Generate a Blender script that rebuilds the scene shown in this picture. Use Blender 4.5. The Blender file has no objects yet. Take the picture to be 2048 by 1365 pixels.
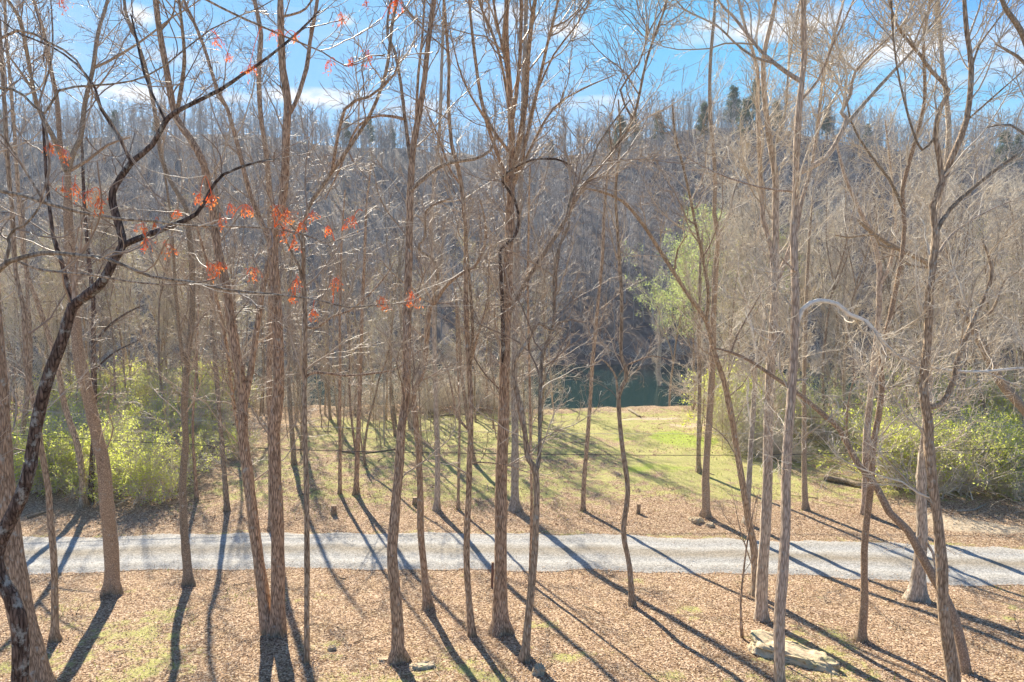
import bpy, math, random
import numpy as np
R = math.radians
S = bpy.context.scene
C = S.collection
rng = np.random.default_rng(7)
random.seed(7)

# ------------------------------------------------------------------ camera
PITCH = -5.1
CAMZ = 10.5
CAM = np.array((0.0, 0.0, CAMZ))
cd = bpy.data.cameras.new('camera'); cam = bpy.data.objects.new('camera', cd); C.objects.link(cam)
cam.location = CAM; cam.rotation_euler = (R(90 + PITCH), 0, 0)
cd.sensor_width = 36; cd.lens = 24; cd.clip_end = 3000; cd.clip_start = 0.1
S.camera = cam
# ------------------------------------------------------------------ light
SUN_EL, SUN_AZ = 33.0, -22.0          # azimuth from +Y, negative = left
sd = bpy.data.lights.new('sun', 'SUN'); sun = bpy.data.objects.new('sun', sd); C.objects.link(sun)
sd.energy = 5.0; sd.angle = R(0.55); sd.color = (1.0, 0.92, 0.77)
sun.rotation_euler = (R(-(90 - SUN_EL)), 0, R(-SUN_AZ))
sun.location = (0, 0, 60)
S.view_settings.view_transform = 'Standard'
S.view_settings.look = 'None'
S.view_settings.exposure = 1.2
S.view_settings.gamma = 1.0
S.cycles.max_bounces = 5; S.cycles.diffuse_bounces = 3; S.cycles.glossy_bounces = 2
S.cycles.transmission_bounces = 3; S.cycles.volume_bounces = 1; S.cycles.transparent_max_bounces = 6

f0 = 1365.33
_p = R(PITCH); FW = np.array((0, math.cos(_p), math.sin(_p))); UP = np.array((0, -math.sin(_p), math.cos(_p)))
def ray(px, py):
    return FW + (px - 1024) / f0 * np.array((1.0, 0, 0)) + (682.5 - py) / f0 * UP
def at(px, py, y):
    r = ray(px, py); return CAM + r * (y / r[1])

# ------------------------------------------------------------------ sky
W = bpy.data.worlds.new('World'); S.world = W; W.use_nodes = True
nt = W.node_tree; nt.nodes.clear()
def N(t, typ, **kw):
    n = t.nodes.new(typ)
    for k, v in kw.items():
        if k.startswith('i_'):
            n.inputs[k[2:].replace('_', ' ')].default_value = v
        else: setattr(n, k, v)
    return n
def M(t, op, a, b=None, c=None, clamp=False):
    n = t.nodes.new('ShaderNodeMath'); n.operation = op; n.use_clamp = clamp
    for i, v in enumerate((a, b, c)):
        if v is None: continue
        if isinstance(v, (int, float)): n.inputs[i].default_value = v
        else: t.links.new(v, n.inputs[i])
    return n.outputs[0]
sky = N(nt, 'ShaderNodeTexSky', sky_type='NISHITA', sun_disc=False)
sky.sun_elevation = R(SUN_EL); sky.sun_rotation = R(SUN_AZ); sky.air_density = 1.0; sky.dust_density = 0.6; sky.ozone_density = 2.0
tc = N(nt, 'ShaderNodeTexCoord'); sx = N(nt, 'ShaderNodeSeparateXYZ'); nt.links.new(tc.outputs['Generated'], sx.inputs[0])
az = M(nt, 'ARCTAN2', sx.outputs[0], sx.outputs[1]); el = M(nt, 'ARCSINE', sx.outputs[2])
cmb = N(nt, 'ShaderNodeCombineXYZ'); nt.links.new(M(nt, 'MULTIPLY', az, 1.0), cmb.inputs[0]); nt.links.new(M(nt, 'MULTIPLY', el, 2.6), cmb.inputs[1])
nz = N(nt, 'ShaderNodeTexNoise'); nz.inputs['Scale'].default_value = 13; nz.inputs['Detail'].default_value = 7; nz.inputs['Roughness'].default_value = 0.62
nt.links.new(cmb.outputs[0], nz.inputs['Vector'])
nz2 = N(nt, 'ShaderNodeTexNoise'); nz2.inputs['Scale'].default_value = 2.4; nz2.inputs['Detail'].default_value = 8; nz2.inputs['Roughness'].default_value = 0.6
cm2 = N(nt, 'ShaderNodeCombineXYZ'); nt.links.new(M(nt, 'MULTIPLY', az, 1.0), cm2.inputs[0]); nt.links.new(M(nt, 'MULTIPLY', el, 5.0), cm2.inputs[1]); nt.links.new(cm2.outputs[0], nz2.inputs['Vector'])
CL = [(1565, 48, 90, 22, 1.0), (1440, 48, 45, 12, .7), (1400, 78, 60, 14, .3), (1790, 108, 95, 20, .75), (1825, 76, 40, 16, .55), (1010, 38, 80, 20, .65),
      (1130, 62, 40, 14, .7), (280, 188, 80, 12, .75), (440, 192, 50, 9, .6), (660, 198, 100, 14, .85), (400, 122, 90, 14, .3), (275, 32, 22, 14, .8),
      (690, 40, 14, 8, .5), (1900, 160, 120, 12, .3), (820, 215, 60, 14, .5), (1200, 205, 60, 10, .5), (-150, 60, 150, 40, .7), (2250, 60, 160, 50, .7)]
acc = None
for (px, py, rx, ry, s_) in CL:
    r = ray(px, py); r = r / np.linalg.norm(r)
    a0 = math.atan2(r[0], r[1]); e0 = math.asin(r[2])
    dx = M(nt, 'DIVIDE', M(nt, 'SUBTRACT', az, a0), rx / 1365 * 1.0)
    dy = M(nt, 'DIVIDE', M(nt, 'SUBTRACT', el, e0), ry / 1365)
    d2 = M(nt, 'ADD', M(nt, 'MULTIPLY', dx, dx), M(nt, 'MULTIPLY', dy, dy))
    v = M(nt, 'MULTIPLY', M(nt, 'SUBTRACT', 1.35, M(nt, 'MULTIPLY', d2, 0.62)), s_)
    v = M(nt, 'MAXIMUM', v, 0.0)
    acc = v if acc is None else M(nt, 'MAXIMUM', acc, v)
body = M(nt, 'MULTIPLY', acc, M(nt, 'SUBTRACT', M(nt, 'MULTIPLY', nz.outputs['Fac'], 4.2), 1.4), clamp=True)
veil = M(nt, 'MULTIPLY', M(nt, 'SUBTRACT', nz2.outputs['Fac'], 0.50, clamp=True), 1.3, clamp=True)
cov = M(nt, 'MAXIMUM', body, veil, clamp=True)
hz_ = M(nt, 'SUBTRACT', 1.0, M(nt, 'MULTIPLY', el, 2.9), clamp=True)       # pale band low in the sky
hz_ = M(nt, 'MULTIPLY', M(nt, 'POWER', hz_, 1.6), 0.55)
tint = N(nt, 'ShaderNodeMix', data_type='RGBA', blend_type='MULTIPLY'); tint.inputs[0].default_value = 1.0
nt.links.new(sky.outputs[0], tint.inputs[6]); tint.inputs[7].default_value = (0.21, 0.55, 0.86, 1)
cap = N(nt, 'ShaderNodeMix', data_type='RGBA', blend_type='DARKEN'); cap.inputs[0].default_value = 1.0; nt.links.new(tint.outputs[2], cap.inputs[6]); cap.inputs[7].default_value = (1.05, 2.45, 4.2, 1)
m1 = N(nt, 'ShaderNodeMix', data_type='RGBA'); nt.links.new(hz_, m1.inputs[0]); nt.links.new(cap.outputs[2], m1.inputs[6]); m1.inputs[7].default_value = (2.9, 3.8, 4.5, 1)
m2 = N(nt, 'ShaderNodeMix', data_type='RGBA'); nt.links.new(cov, m2.inputs[0]); nt.links.new(m1.outputs[2], m2.inputs[6]); m2.inputs[7].default_value = (4.0, 4.1, 4.3, 1)
bg = N(nt, 'ShaderNodeBackground'); bg.inputs[1].default_value = 0.11; nt.links.new(m2.outputs[2], bg.inputs[0])
wo = N(nt, 'ShaderNodeOutputWorld'); nt.links.new(bg.outputs[0], wo.inputs[0])

# ------------------------------------------------------------------ tools
def tag(o, label=None, cat=None, group=None, kind=None):
    if label: o['label'] = label
    if cat: o['category'] = cat
    if group: o['group'] = group
    if kind: o['kind'] = kind
    return o
def mkmesh(name, V, F, smooth=True):
    V = np.asarray(V, dtype=np.float32); F = np.asarray(F, dtype=np.int32)
    me = bpy.data.meshes.new(name); k = F.shape[1]
    me.vertices.add(len(V)); me.vertices.foreach_set('co', V.ravel())
    me.loops.add(F.size); me.loops.foreach_set('vertex_index', F.ravel())
    me.polygons.add(len(F)); me.polygons.foreach_set('loop_start', np.arange(0, F.size, k, dtype=np.int32))
    me.polygons.foreach_set('use_smooth', np.full(len(F), smooth, dtype=bool))
    me.update(calc_edges=True)
    return me
def ob(name, me, mat=None, parent=None, loc=None):
    o = bpy.data.objects.new(name, me); C.objects.link(o)
    if mat: me.materials.append(mat)
    if parent is not None: o.parent = parent
    if loc is not None: o.location = loc
    return o
def emp(name, loc, label=None, cat=None, group=None, rz=0, sc=1):
    o = bpy.data.objects.new(name, None); C.objects.link(o); o.location = loc; o.rotation_euler = (0, 0, rz)
    o.empty_display_size = 0.2; o.scale = (sc, sc, sc)
    return tag(o, label, cat, group)
def unit(v): return v / np.maximum(np.linalg.norm(v, axis=-1, keepdims=True), 1e-9)

def tubes(P, Rd, sides=3, rough=0.0, closed_tip=True, rg=None):
    """P (N,K,3), Rd (N,K) -> V, F of N tubes"""
    P = np.asarray(P, float); Rd = np.asarray(Rd, float)
    if P.ndim == 2: P = P[None]; Rd = Rd[None]
    n, k, _ = P.shape
    T = np.empty_like(P); T[:, 1:-1] = P[:, 2:] - P[:, :-2]; T[:, 0] = P[:, 1] - P[:, 0]; T[:, -1] = P[:, -1] - P[:, -2]
    T = unit(T)
    m = np.abs(unit(P[:, -1] - P[:, 0])); ax = np.argmin(m, axis=1)
    ref = np.eye(3)[ax][:, None, :]
    A = unit(np.cross(T, ref)); B = np.cross(T, A)
    th = np.arange(sides) / sides * 2 * np.pi
    rr = Rd[:, :, None] * np.ones(sides)
    if rough > 0:
        g = rg or rng
        low = g.normal(0, 1, (n, k, 1)) * 0.35 + g.normal(0, 1, (n, k, sides)) + g.normal(0, 1, (n, 1, sides)) * 0.9
        rr = rr * (1 + rough * np.clip(low, -2.5, 2.5))
    V = P[:, :, None, :] + rr[..., None] * (np.cos(th)[:, None] * A[:, :, None, :] + np.sin(th)[:, None] * B[:, :, None, :])
    V = V.reshape(-1, 3)
    i = np.arange(n)[:, None, None] * (k * sides) + np.arange(k - 1)[None, :, None] * sides + np.arange(sides)[None, None, :]
    j = np.arange(n)[:, None, None] * (k * sides) + np.arange(k - 1)[None, :, None] * sides + ((np.arange(sides) + 1) % sides)[None, None, :]
    F = np.stack([i, j, j + sides, i + sides], -1).reshape(-1, 4)
    return V, F
class Bag:
    def __init__(s): s.V = []; s.F = []; s.n = 0
    def add(s, V, F):
        if len(V) == 0: return
        s.V.append(V); s.F.append(F + s.n); s.n += len(V)
    def mesh(s, name, off=(0, 0, 0), smooth=True):
        return mkmesh(name, np.concatenate(s.V) - np.asarray(off), np.concatenate(s.F), smooth)

def spawn(P, Rd, n, t0, t1, L, ang, K, wig, up, rfac, rtip, rg, taper=0.65, flat=0.0):
    """grow n children on every polyline; L (N,) length scale"""
    N_, k, _ = P.shape
    if np.isscalar(n): idx = np.repeat(np.arange(N_), n)
    else: idx = np.repeat(np.arange(N_), n)
    m = len(idx)
    t = rg.uniform(t0, t1, m); f = t * (k - 1); a = np.minimum(f.astype(int), k - 2); u = (f - a)[:, None]
    pos = P[idx, a] * (1 - u) + P[idx, a + 1] * u
    tan = unit(P[idx, a + 1] - P[idx, a])
    r0 = (Rd[idx, a] * (1 - u[:, 0]) + Rd[idx, a + 1] * u[:, 0])
    q = rg.normal(0, 1, (m, 3)); q[:, 2] *= (1 - flat); q = unit(q - (q * tan).sum(1, keepdims=True) * tan)
    aa = np.radians(rg.uniform(ang[0], ang[1], m))[:, None]
    d = unit(np.cos(aa) * tan + np.sin(aa) * q + np.array((0, 0, up)))
    Lc = (L[idx] if not np.isscalar(L) else np.full(m, L)) * (1 - taper * (t - t0) / max(t1 - t0, 1e-6)) * rg.uniform(0.55, 1.25, m)
    step = (Lc / (K - 1))[:, None]
    out = np.empty((m, K, 3)); out[:, 0] = pos
    for i in range(1, K):
        out[:, i] = out[:, i - 1] + d * step
        d = unit(d + rg.normal(0, wig, (m, 3)) + np.array((0, 0, up * 0.35)))
    rs = np.minimum(r0 * 0.75, np.maximum(Lc * rfac, rtip * 1.4))
    w = np.linspace(0, 1, K)[None, :]
    rad = rs[:, None] * (1 - w) + rtip * w
    return out, rad, Lc

def smooth_path(P, step=0.35):
    P = np.asarray(P, float)
    if len(P) < 3:
        n = max(2, int(np.linalg.norm(P[-1] - P[0]) / step)); t = np.linspace(0, 1, n)[:, None]; return P[0] * (1 - t) + P[-1] * t
    ext = np.vstack([2 * P[0] - P[1], P, 2 * P[-1] - P[-2]]); out = []
    for i in range(1, len(ext) - 2):
        p0, p1, p2, p3 = ext[i - 1:i + 3]
        n = max(2, int(np.linalg.norm(p2 - p1) / step)); t = (np.arange(n) / n)[:, None]
        out.append(0.5 * ((2 * p1) + (-p0 + p2) * t + (2 * p0 - 5 * p1 + 4 * p2 - p3) * t ** 2 + (-p0 + 3 * p1 - 3 * p2 + p3) * t ** 3))
    out.append(P[-1][None]); return np.vstack(out)

# value noise on arrays
_perm = np.random.default_rng(3).random((256, 256))
def vn(x, y, s=1.0):
    x = np.asarray(x, float) / s; y = np.asarray(y, float) / s
    xi = np.floor(x).astype(int); yi = np.floor(y).astype(int); u = x - xi; v = y - yi
    u = u * u * (3 - 2 * u); v = v * v * (3 - 2 * v)
    g = lambda a, b: _perm[(a) % 256, (b) % 256]
    return (g(xi, yi) * (1 - u) + g(xi + 1, yi) * u) * (1 - v) + (g(xi, yi + 1) * (1 - u) + g(xi + 1, yi + 1) * u) * v
def fbm(x, y, s=1.0, o=4):
    r = 0; a = 1; t = 0
    for i in range(o):
        r = r + a * vn(np.asarray(x) + 17.3 * i, np.asarray(y) - 9.1 * i, s / 2 ** i); t += a; a *= .5
    return r / t
def sst(a, b, x): t = np.clip((np.asarray(x, float) - a) / (b - a), 0, 1); return t * t * (3 - 2 * t)

# ------------------------------------------------------------------ terrain
RX = [-60, -30, -18, -12, -6, 0, 6, 11, 15, 19, 26, 60]; RYN = [22.08, 23.28, 23.58, 23.97, 24.05, 23.96, 23.78, 23.4, 22.76, 22.51, 21.31, 13.51]; RYF = [25.55, 26.75, 27.18, 27.52, 27.6, 27.59, 27.25, 26.87, 26.47, 26.02, 24.7, 16.9]
def ryn(x): return np.interp(x, RX, RYN)
def ryf(x): return np.interp(x, RX, RYF)
def ridge(x): return 61 + 7 * np.exp(-((x - 75) / 45) ** 2) + 6 * np.exp(-((x + 120) / 60) ** 2) - 4 * np.exp(-((x - 5) / 40) ** 2) + 4 * fbm(x, 0 * x, 30, 3)
def ground(x, y):
    x = np.asarray(x, float); y = np.asarray(y, float)
    near = ryn(x) - y
    z = np.where(near > 0, 0.115 * np.maximum(near, 0) ** 1.0 - 0.04 * np.minimum(np.maximum(near, 0), 1), 0.0)
    far = np.maximum(y - ryf(x), 0)
    z = z - 0.012 * far
    off = np.minimum(np.maximum(near, far) / 3.0, 1)
    z = z + off * (0.30 * (fbm(x, y, 7, 4) - .5) + (0.06 + .16 * sst(30, 36, y)) * (fbm(x + 5, y, 1.3, 3) - .5)) + 0.6 * sst(30, 44, y) * (fbm(x, y, 14, 2) - .5)
    yb = 58.5 + 5 * (fbm(x, 0 * x, 13, 3) - .5) + 2.2 * (fbm(x + 3, 0 * x + 4, 3, 3) - .5) + 6 * sst(-25, -60, x)
    z = z - 4.6 * sst(yb, yb + 6, y)
    yh = 110 + 4 * (fbm(x, 0 * x + 9, 20, 3) - .5)
    z = z + 2.6 * sst(yh - 2, yh + 3, y)
    h = np.maximum(y - yh - 3, 0); rz = ridge(x)
    hill = np.where(h < 140, rz * (h / 140) ** 0.93, rz - 0.15 * (h - 140))
    z = z + np.where(h > 0, hill, 0) + sst(0, 30, h) * 6 * (fbm(x, y, 34, 4) - .5)
    return z
def hit(px, py):
    r = ray(px, py); ys = np.arange(3, 300, 0.05)
    p = CAM[None] + r[None] * (ys / r[1])[:, None]
    g = ground(p[:, 0], p[:, 1]); b = np.nonzero(p[:, 2] < g)[0]
    return p[b[0]] if len(b) else p[-1]

# ------------------------------------------------------------------ materials
def newmat(name):
    m = bpy.data.materials.new(name); m.use_nodes = True; t = m.node_tree
    b = t.nodes['Principled BSDF']; return m, t, b
def ramp(t, fac, stops):
    n = t.nodes.new('ShaderNodeValToRGB'); e = n.color_ramp.elements
    e[0].position = stops[0][0]; e[0].color = (*stops[0][1], 1); e[1].position = stops[-1][0]; e[1].color = (*stops[-1][1], 1)
    for p, c in stops[1:-1]:
        x = e.new(p); x.color = (*c, 1)
    t.links.new(fac, n.inputs[0]); return n.outputs[0]
def noise(t, vec, scale, det=4, rough=.55):
    n = t.nodes.new('ShaderNodeTexNoise'); n.inputs['Scale'].default_value = scale; n.inputs['Detail'].default_value = det; n.inputs['Roughness'].default_value = rough
    t.links.new(vec, n.inputs['Vector']); return n.outputs['Fac']
def mapping(t, scale, src='Object'):
    c = t.nodes.new('ShaderNodeTexCoord'); m = t.nodes.new('ShaderNodeMapping'); m.inputs['Scale'].default_value = scale
    t.links.new(c.outputs[src], m.inputs[0]); return m.outputs[0]
def mixc(t, fac, a, b, mode='MIX'):
    n = t.nodes.new('ShaderNodeMix'); n.data_type = 'RGBA'; n.blend_type = mode
    for i, v in ((0, fac), (6, a), (7, b)):
        if isinstance(v, (int, float)): n.inputs[i].default_value = v
        elif isinstance(v, tuple): n.inputs[i].default_value = (*v, 1)
        else: t.links.new(v, n.inputs[i])
    return n.outputs[2]
def bark(name, dark, light, freq=26, lichen=0.0, bump=0.6, zs=0.16, moss=False):
    m, t, b = newmat(name)
    v = mapping(t, (1, 1, zs)); v2 = mapping(t, (1, 1, 0.6))
    n1 = noise(t, v, freq, 6, .62); n2 = noise(t, v2, 2.2, 3)
    vo = t.nodes.new('ShaderNodeTexVoronoi'); vo.inputs['Scale'].default_value = freq * 0.8; vo.feature = 'DISTANCE_TO_EDGE'; t.links.new(v, vo.inputs['Vector'])
    cr = M(t, 'MULTIPLY', vo.outputs['Distance'], 3.2, clamp=True)
    h = M(t, 'MULTIPLY', M(t, 'ADD', n1, M(t, 'MULTIPLY', cr, 0.45)), 0.72)
    col = ramp(t, h, [(0.32, dark), (0.5, tuple(.5 * (a + b_) for a, b_ in zip(dark, light))), (0.68, light)])
    col = mixc(t, M(t, 'MULTIPLY', n2, 0.7), col, mixc(t, 1.0, col, (0.72, 0.74, 0.78), 'MULTIPLY'))
    oi = t.nodes.new('ShaderNodeObjectInfo'); col = mixc(t, 1.0, col, ramp(t, oi.outputs['Random'], [(0, (0.72, 0.74, 0.74)), (.35, (1.0, .98, .93)), (.7, (.95, .86, .80)), (1, (1.12, 1.08, 1.0))]), 'MULTIPLY')
    cz = t.nodes.new('ShaderNodeTexCoord'); sz = t.nodes.new('ShaderNodeSeparateXYZ'); t.links.new(cz.outputs['Object'], sz.inputs[0])
    mz = M(t, 'MULTIPLY', M(t, 'SUBTRACT', M(t, 'ADD', M(t, 'MULTIPLY', sz.outputs[2], -.8), noise(t, mapping(t, (1, 1, .5)), 5, 5, .7)), .28), 3, clamp=True)
    col = mixc(t, M(t, 'MULTIPLY', mz, .5), col, (0.13, 0.12, 0.045))
    bl = noise(t, mapping(t, (1, 1, .35)), 3.2, 5, .7); col = mixc(t, M(t, 'MULTIPLY', M(t, 'SUBTRACT', bl, .52, clamp=True), 3.2, clamp=True), col, mixc(t, 1.0, col, (.55, .52, .50), 'MULTIPLY'))
    if lichen > 0:
        ln = noise(t, mapping(t, (1, 1, 0.8)), 7, 6, .7)
        lf = M(t, 'MULTIPLY', M(t, 'SUBTRACT', ln, 0.60 - lichen * .08, clamp=True), 9, clamp=True)
        col = mixc(t, M(t, 'MULTIPLY', lf, 0.75), col, (0.46, 0.47, 0.42))
    t.links.new(col, b.inputs['Base Color']); b.inputs['Roughness'].default_value = 0.88; b.inputs['Specular IOR Level'].default_value = 0.25
    bp = t.nodes.new('ShaderNodeBump'); bp.inputs['Strength'].default_value = bump; bp.inputs['Distance'].default_value = 0.025; t.links.new(h, bp.inputs['Height']); t.links.new(bp.outputs[0], b.inputs['Normal'])
    return m
MB = {
 'tan': bark('tan_bark', (0.20, 0.13, 0.08), (0.80, 0.60, 0.42), 30, 0.25),
 'pale': bark('pale_bark', (0.36, 0.28, 0.21), (0.86, 0.73, 0.58), 27, 0.3),
 'grey': bark('grey_bark', (0.22, 0.155, 0.10), (0.68, 0.53, 0.38), 30, 0.5),
 'smooth': bark('smooth_bark', (0.27, 0.20, 0.135), (0.64, 0.50, 0.36), 34, 0.25, 0.3, 0.5),
 'dark': bark('dark_bark', (0.035, 0.02, 0.014), (0.26, 0.18, 0.14), 30, 0.9, 1.0),
 'white': bark('bleached_bark', (0.72, 0.62, 0.48), (0.93, 0.88, 0.78), 18),
}
def pale_wood():
    m, t, b = newmat('bleached_wood'); v = mapping(t, (1, 1, 1)); c = ramp(t, noise(t, v, 9, 6, .7), [(.3, (0.60, 0.48, 0.34)), (.45, (0.86, 0.78, 0.64)), (.7, (0.93, 0.89, 0.80))])
    t.links.new(c, b.inputs['Base Color']); b.inputs['Roughness'].default_value = .8; return m
MB['white'] = pale_wood()
def twigmat(name, a, b2):
    m, t, b = newmat(name)
    g = t.nodes.new('ShaderNodeNewGeometry')
    c = ramp(t, g.outputs['Random Per Island'], [(0.0, a), (1.0, b2)])
    t.links.new(c, b.inputs['Base Color']); b.inputs['Roughness'].default_value = 0.5; b.inputs['Specular IOR Level'].default_value = 0.15
    return m
TW = twigmat('twig', (0.24, 0.17, 0.125), (0.64, 0.52, 0.39))
TWP = twigmat('pale_twig', (0.50, 0.41, 0.31), (0.88, 0.78, 0.62))
TWB = twigmat('brown_twig', (0.16, 0.10, 0.07), (0.42, 0.30, 0.21))
TWH = twigmat('far_twig', (0.22, 0.18, 0.165), (0.70, 0.60, 0.51))
BKH = twigmat('far_bark', (0.18, 0.16, 0.15), (0.46, 0.42, 0.38))
def leafmat(name, a, b2, tr=0.5):
    m, t, b = newmat(name)
    g = t.nodes.new('ShaderNodeNewGeometry')
    c = ramp(t, g.outputs['Random Per Island'], [(0.0, a), (1.0, b2)])
    t.links.new(c, b.inputs['Base Color']); b.inputs['Roughness'].default_value = 0.7; b.inputs['Specular IOR Level'].default_value = .15
    tl = t.nodes.new('ShaderNodeBsdfTranslucent'); t.links.new(c, tl.inputs[0])
    mx = t.nodes.new('ShaderNodeMixShader'); mx.inputs[0].default_value = tr
    t.links.new(b.outputs[0], mx.inputs[1]); t.links.new(tl.outputs[0], mx.inputs[2]); t.links.new(mx.outputs[0], t.nodes['Material Output'].inputs[0])
    return m
LIME = leafmat('young_leaf', (0.60, 0.66, 0.08), (0.88, 0.90, 0.26), .65)
LIME2 = leafmat('soft_green_leaf', (0.54, 0.58, 0.18), (0.80, 0.82, 0.40), .65)
BUD = leafmat('yellow_bud', (0.42, 0.36, 0.14), (0.62, 0.55, 0.26))
PINE = leafmat('pine_needle', (0.07, 0.10, 0.05), (0.20, 0.24, 0.12), 0.3)
PINEL = leafmat('light_needle', (0.42, 0.50, 0.15), (0.66, 0.73, 0.30), 0.6)
REDM = leafmat('red_samara', (0.80, 0.10, 0.03), (0.92, 0.42, 0.12), 0.6)
LITT = leafmat('dead_leaf', (0.17, 0.09, 0.05), (0.80, 0.60, 0.42), 0.15)
GRS = leafmat('grass_blade', (0.18, 0.26, 0.03), (0.40, 0.44, 0.12), 0.4)

# ground: leaf litter, thin grass and sand set by a painted-on mask attribute
def ground_material():
    m, t, b = newmat('forest_floor')
    at_ = t.nodes.new('ShaderNodeAttribute'); at_.attribute_name = 'cover'
    sp = t.nodes.new('ShaderNodeSeparateColor'); t.links.new(at_.outputs['Color'], sp.inputs[0])
    v = mapping(t, (1, 1, 1))
    vo = t.nodes.new('ShaderNodeTexVoronoi'); vo.inputs['Scale'].default_value = 24; t.links.new(v, vo.inputs['Vector'])
    s2 = t.nodes.new('ShaderNodeSeparateColor'); t.links.new(vo.outputs['Color'], s2.inputs[0])
    litter = ramp(t, s2.outputs[0], [(0, (0.11, 0.062, 0.035)), (.35, (0.29, 0.175, 0.10)), (.7, (0.49, 0.335, 0.21)), (1, (0.76, 0.58, 0.41))])
    litter = mixc(t, M(t, 'MULTIPLY', M(t, 'SUBTRACT', noise(t, v, 2.2, 4), 0.42, clamp=True), 2.0, clamp=True), litter, mixc(t, 1.0, litter, (0.82, 0.84, 0.72), 'MULTIPLY'))
    n5 = noise(t, v, 22, 5, .7)
    grass = ramp(t, n5, [(.3, (0.24, 0.22, 0.055)), (.5, (0.44, 0.41, 0.14)), (.7, (0.66, 0.57, 0.30))])
    lush = ramp(t, n5, [(.3, (0.24, 0.29, 0.04)), (.7, (0.52, 0.58, 0.13))])
    sand = ramp(t, noise(t, v, 9, 5, .65), [(.3, (0.42, 0.31, 0.19)), (.7, (0.72, 0.59, 0.42))])
    gm = M(t, 'MULTIPLY', M(t, 'SUBTRACT', M(t, 'ADD', sp.outputs[0], M(t, 'MULTIPLY', M(t, 'SUBTRACT', noise(t, v, 1.3, 10, .80), .5), 4.4)), 0.48), 2.4, clamp=True)
    c = mixc(t, gm, litter, grass)
    c = mixc(t, M(t, 'MULTIPLY', M(t, 'SUBTRACT', M(t, 'ADD', sp.outputs[2], M(t, 'MULTIPLY', M(t, 'SUBTRACT', noise(t, v, 4, 6, .7), .5), 1.0)), 0.4), 3.0, clamp=True), c, lush)
    c = mixc(t, M(t, 'MULTIPLY', M(t, 'SUBTRACT', M(t, 'ADD', sp.outputs[1], M(t, 'MULTIPLY', M(t, 'SUBTRACT', noise(t, v, 3, 6, .7), .5), 1.0)), 0.4), 3.0, clamp=True), c, sand)
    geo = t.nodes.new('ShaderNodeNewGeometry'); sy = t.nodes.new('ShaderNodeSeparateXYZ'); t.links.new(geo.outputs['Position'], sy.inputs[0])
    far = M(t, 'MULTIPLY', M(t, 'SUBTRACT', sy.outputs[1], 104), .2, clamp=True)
    c = mixc(t, far, c, ramp(t, noise(t, v, .35, 6, .7), [(.3, (0.09, 0.07, 0.06)), (.7, (0.24, 0.185, 0.145))]))  # hillside litter beyond the river, tree shade put into its darker colour
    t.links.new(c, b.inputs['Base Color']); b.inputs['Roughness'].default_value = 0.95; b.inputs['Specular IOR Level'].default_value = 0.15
    bp = t.nodes.new('ShaderNodeBump'); bp.inputs['Strength'].default_value = 0.7; bp.inputs['Distance'].default_value = 0.05
    t.links.new(M(t, 'ADD', s2.outputs[1], n5), bp.inputs['Height']); t.links.new(bp.outputs[0], b.inputs['Normal'])
    return m
xs = np.unique(np.concatenate([np.arange(-420, -60, 10), np.arange(-60, -36, 1.5), np.arange(-36, 36, 0.3), np.arange(36, 60, 1.5), np.arange(60, 421, 10)]))
ys = np.unique(np.concatenate([np.arange(-60, 8, 4), np.arange(8, 64, 0.3), np.arange(64, 130, 2), np.arange(130, 300, 5), np.arange(300, 1500, 60)]))
GX, GY = np.meshgrid(xs, ys); GZ = ground(GX, GY)
V = np.stack([GX, GY, GZ], -1).reshape(-1, 3); nx = len(xs)
ii = (np.arange(len(ys) - 1)[:, None] * nx + np.arange(nx - 1)[None]).ravel()
F = np.stack([ii, ii + 1, ii + 1 + nx, ii + nx], -1)
me = mkmesh('ground', V, F)
x, y = V[:, 0], V[:, 1]
def blob(cx, cy, rx, ry, a=0): 
    ca, sa = math.cos(a), math.sin(a); u = (x - cx) * ca + (y - cy) * sa; w = -(x - cx) * sa + (y - cy) * ca
    return np.exp(-((u / rx) ** 2 + (w / ry) ** 2))
gr = np.clip(sst(29.5, 34, y) * (0.74 + 1.1 * (fbm(x, y, 6, 3) - .35)), 0, 1) * sst(-20, -12, x) * (1 - 0.75 * sst(53, 58, y))
gr = gr + sst(25, 18, y) * np.clip((fbm(x + 40, y, 3, 4) - .46) * 3.0, 0, .62) + 0.85 * np.exp(-((y - ryf(x)) / .5) ** 2) * fbm(x, y, 2, 2)
def px_blob(px, py, rx, ry, a=0.0):
    h = hit(px, py); return blob(h[0], h[1], rx, ry, a)
sn = 1.1 * px_blob(1375, 852, 2.6, 1.1) + px_blob(1300, 838, 3.5, .6) + .9 * px_blob(1400, 808, 2.5, 1.0) + .8 * px_blob(1190, 812, 3.5, .6) + .7 * px_blob(1255, 824, 4, .5) + 1.2 * px_blob(1955, 1058, 3.0, .8, -.1) + 1.0 * px_blob(1840, 1030, 2.2, .6, -.5) + .8 * px_blob(1790, 1010, 1.5, .5, -.5) + .8 * px_blob(2040, 1085, 3, .6)+ .6 * px_blob(760, 862, 3, .5) + .5 * px_blob(880, 850, 4, .5) + .5 * px_blob(960, 860, 4, .5)
sn = sn + 0.8 * sst(58, 60, y) * sst(66, 62, y) * sst(-4.8, -1, V[:, 2]) * 0.4
lu = 1.7 * px_blob(1345, 880, 3.6, 2.2) + 1.3 * px_blob(1300, 938, 2.6, 1.1) + .8 * px_blob(1130, 830, 2.6, .6) + .6 * px_blob(1000, 838, 5, .6) + .45 * px_blob(1180, 800, 5, .5)
lu = lu * np.clip(2.2 * fbm(x, y, 2.2, 4) - .25, 0, 1.2) * .85; sn = sn * np.clip(2.2 * fbm(x + 9, y, 1.8, 4) - .3, 0, 1.2)
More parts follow.
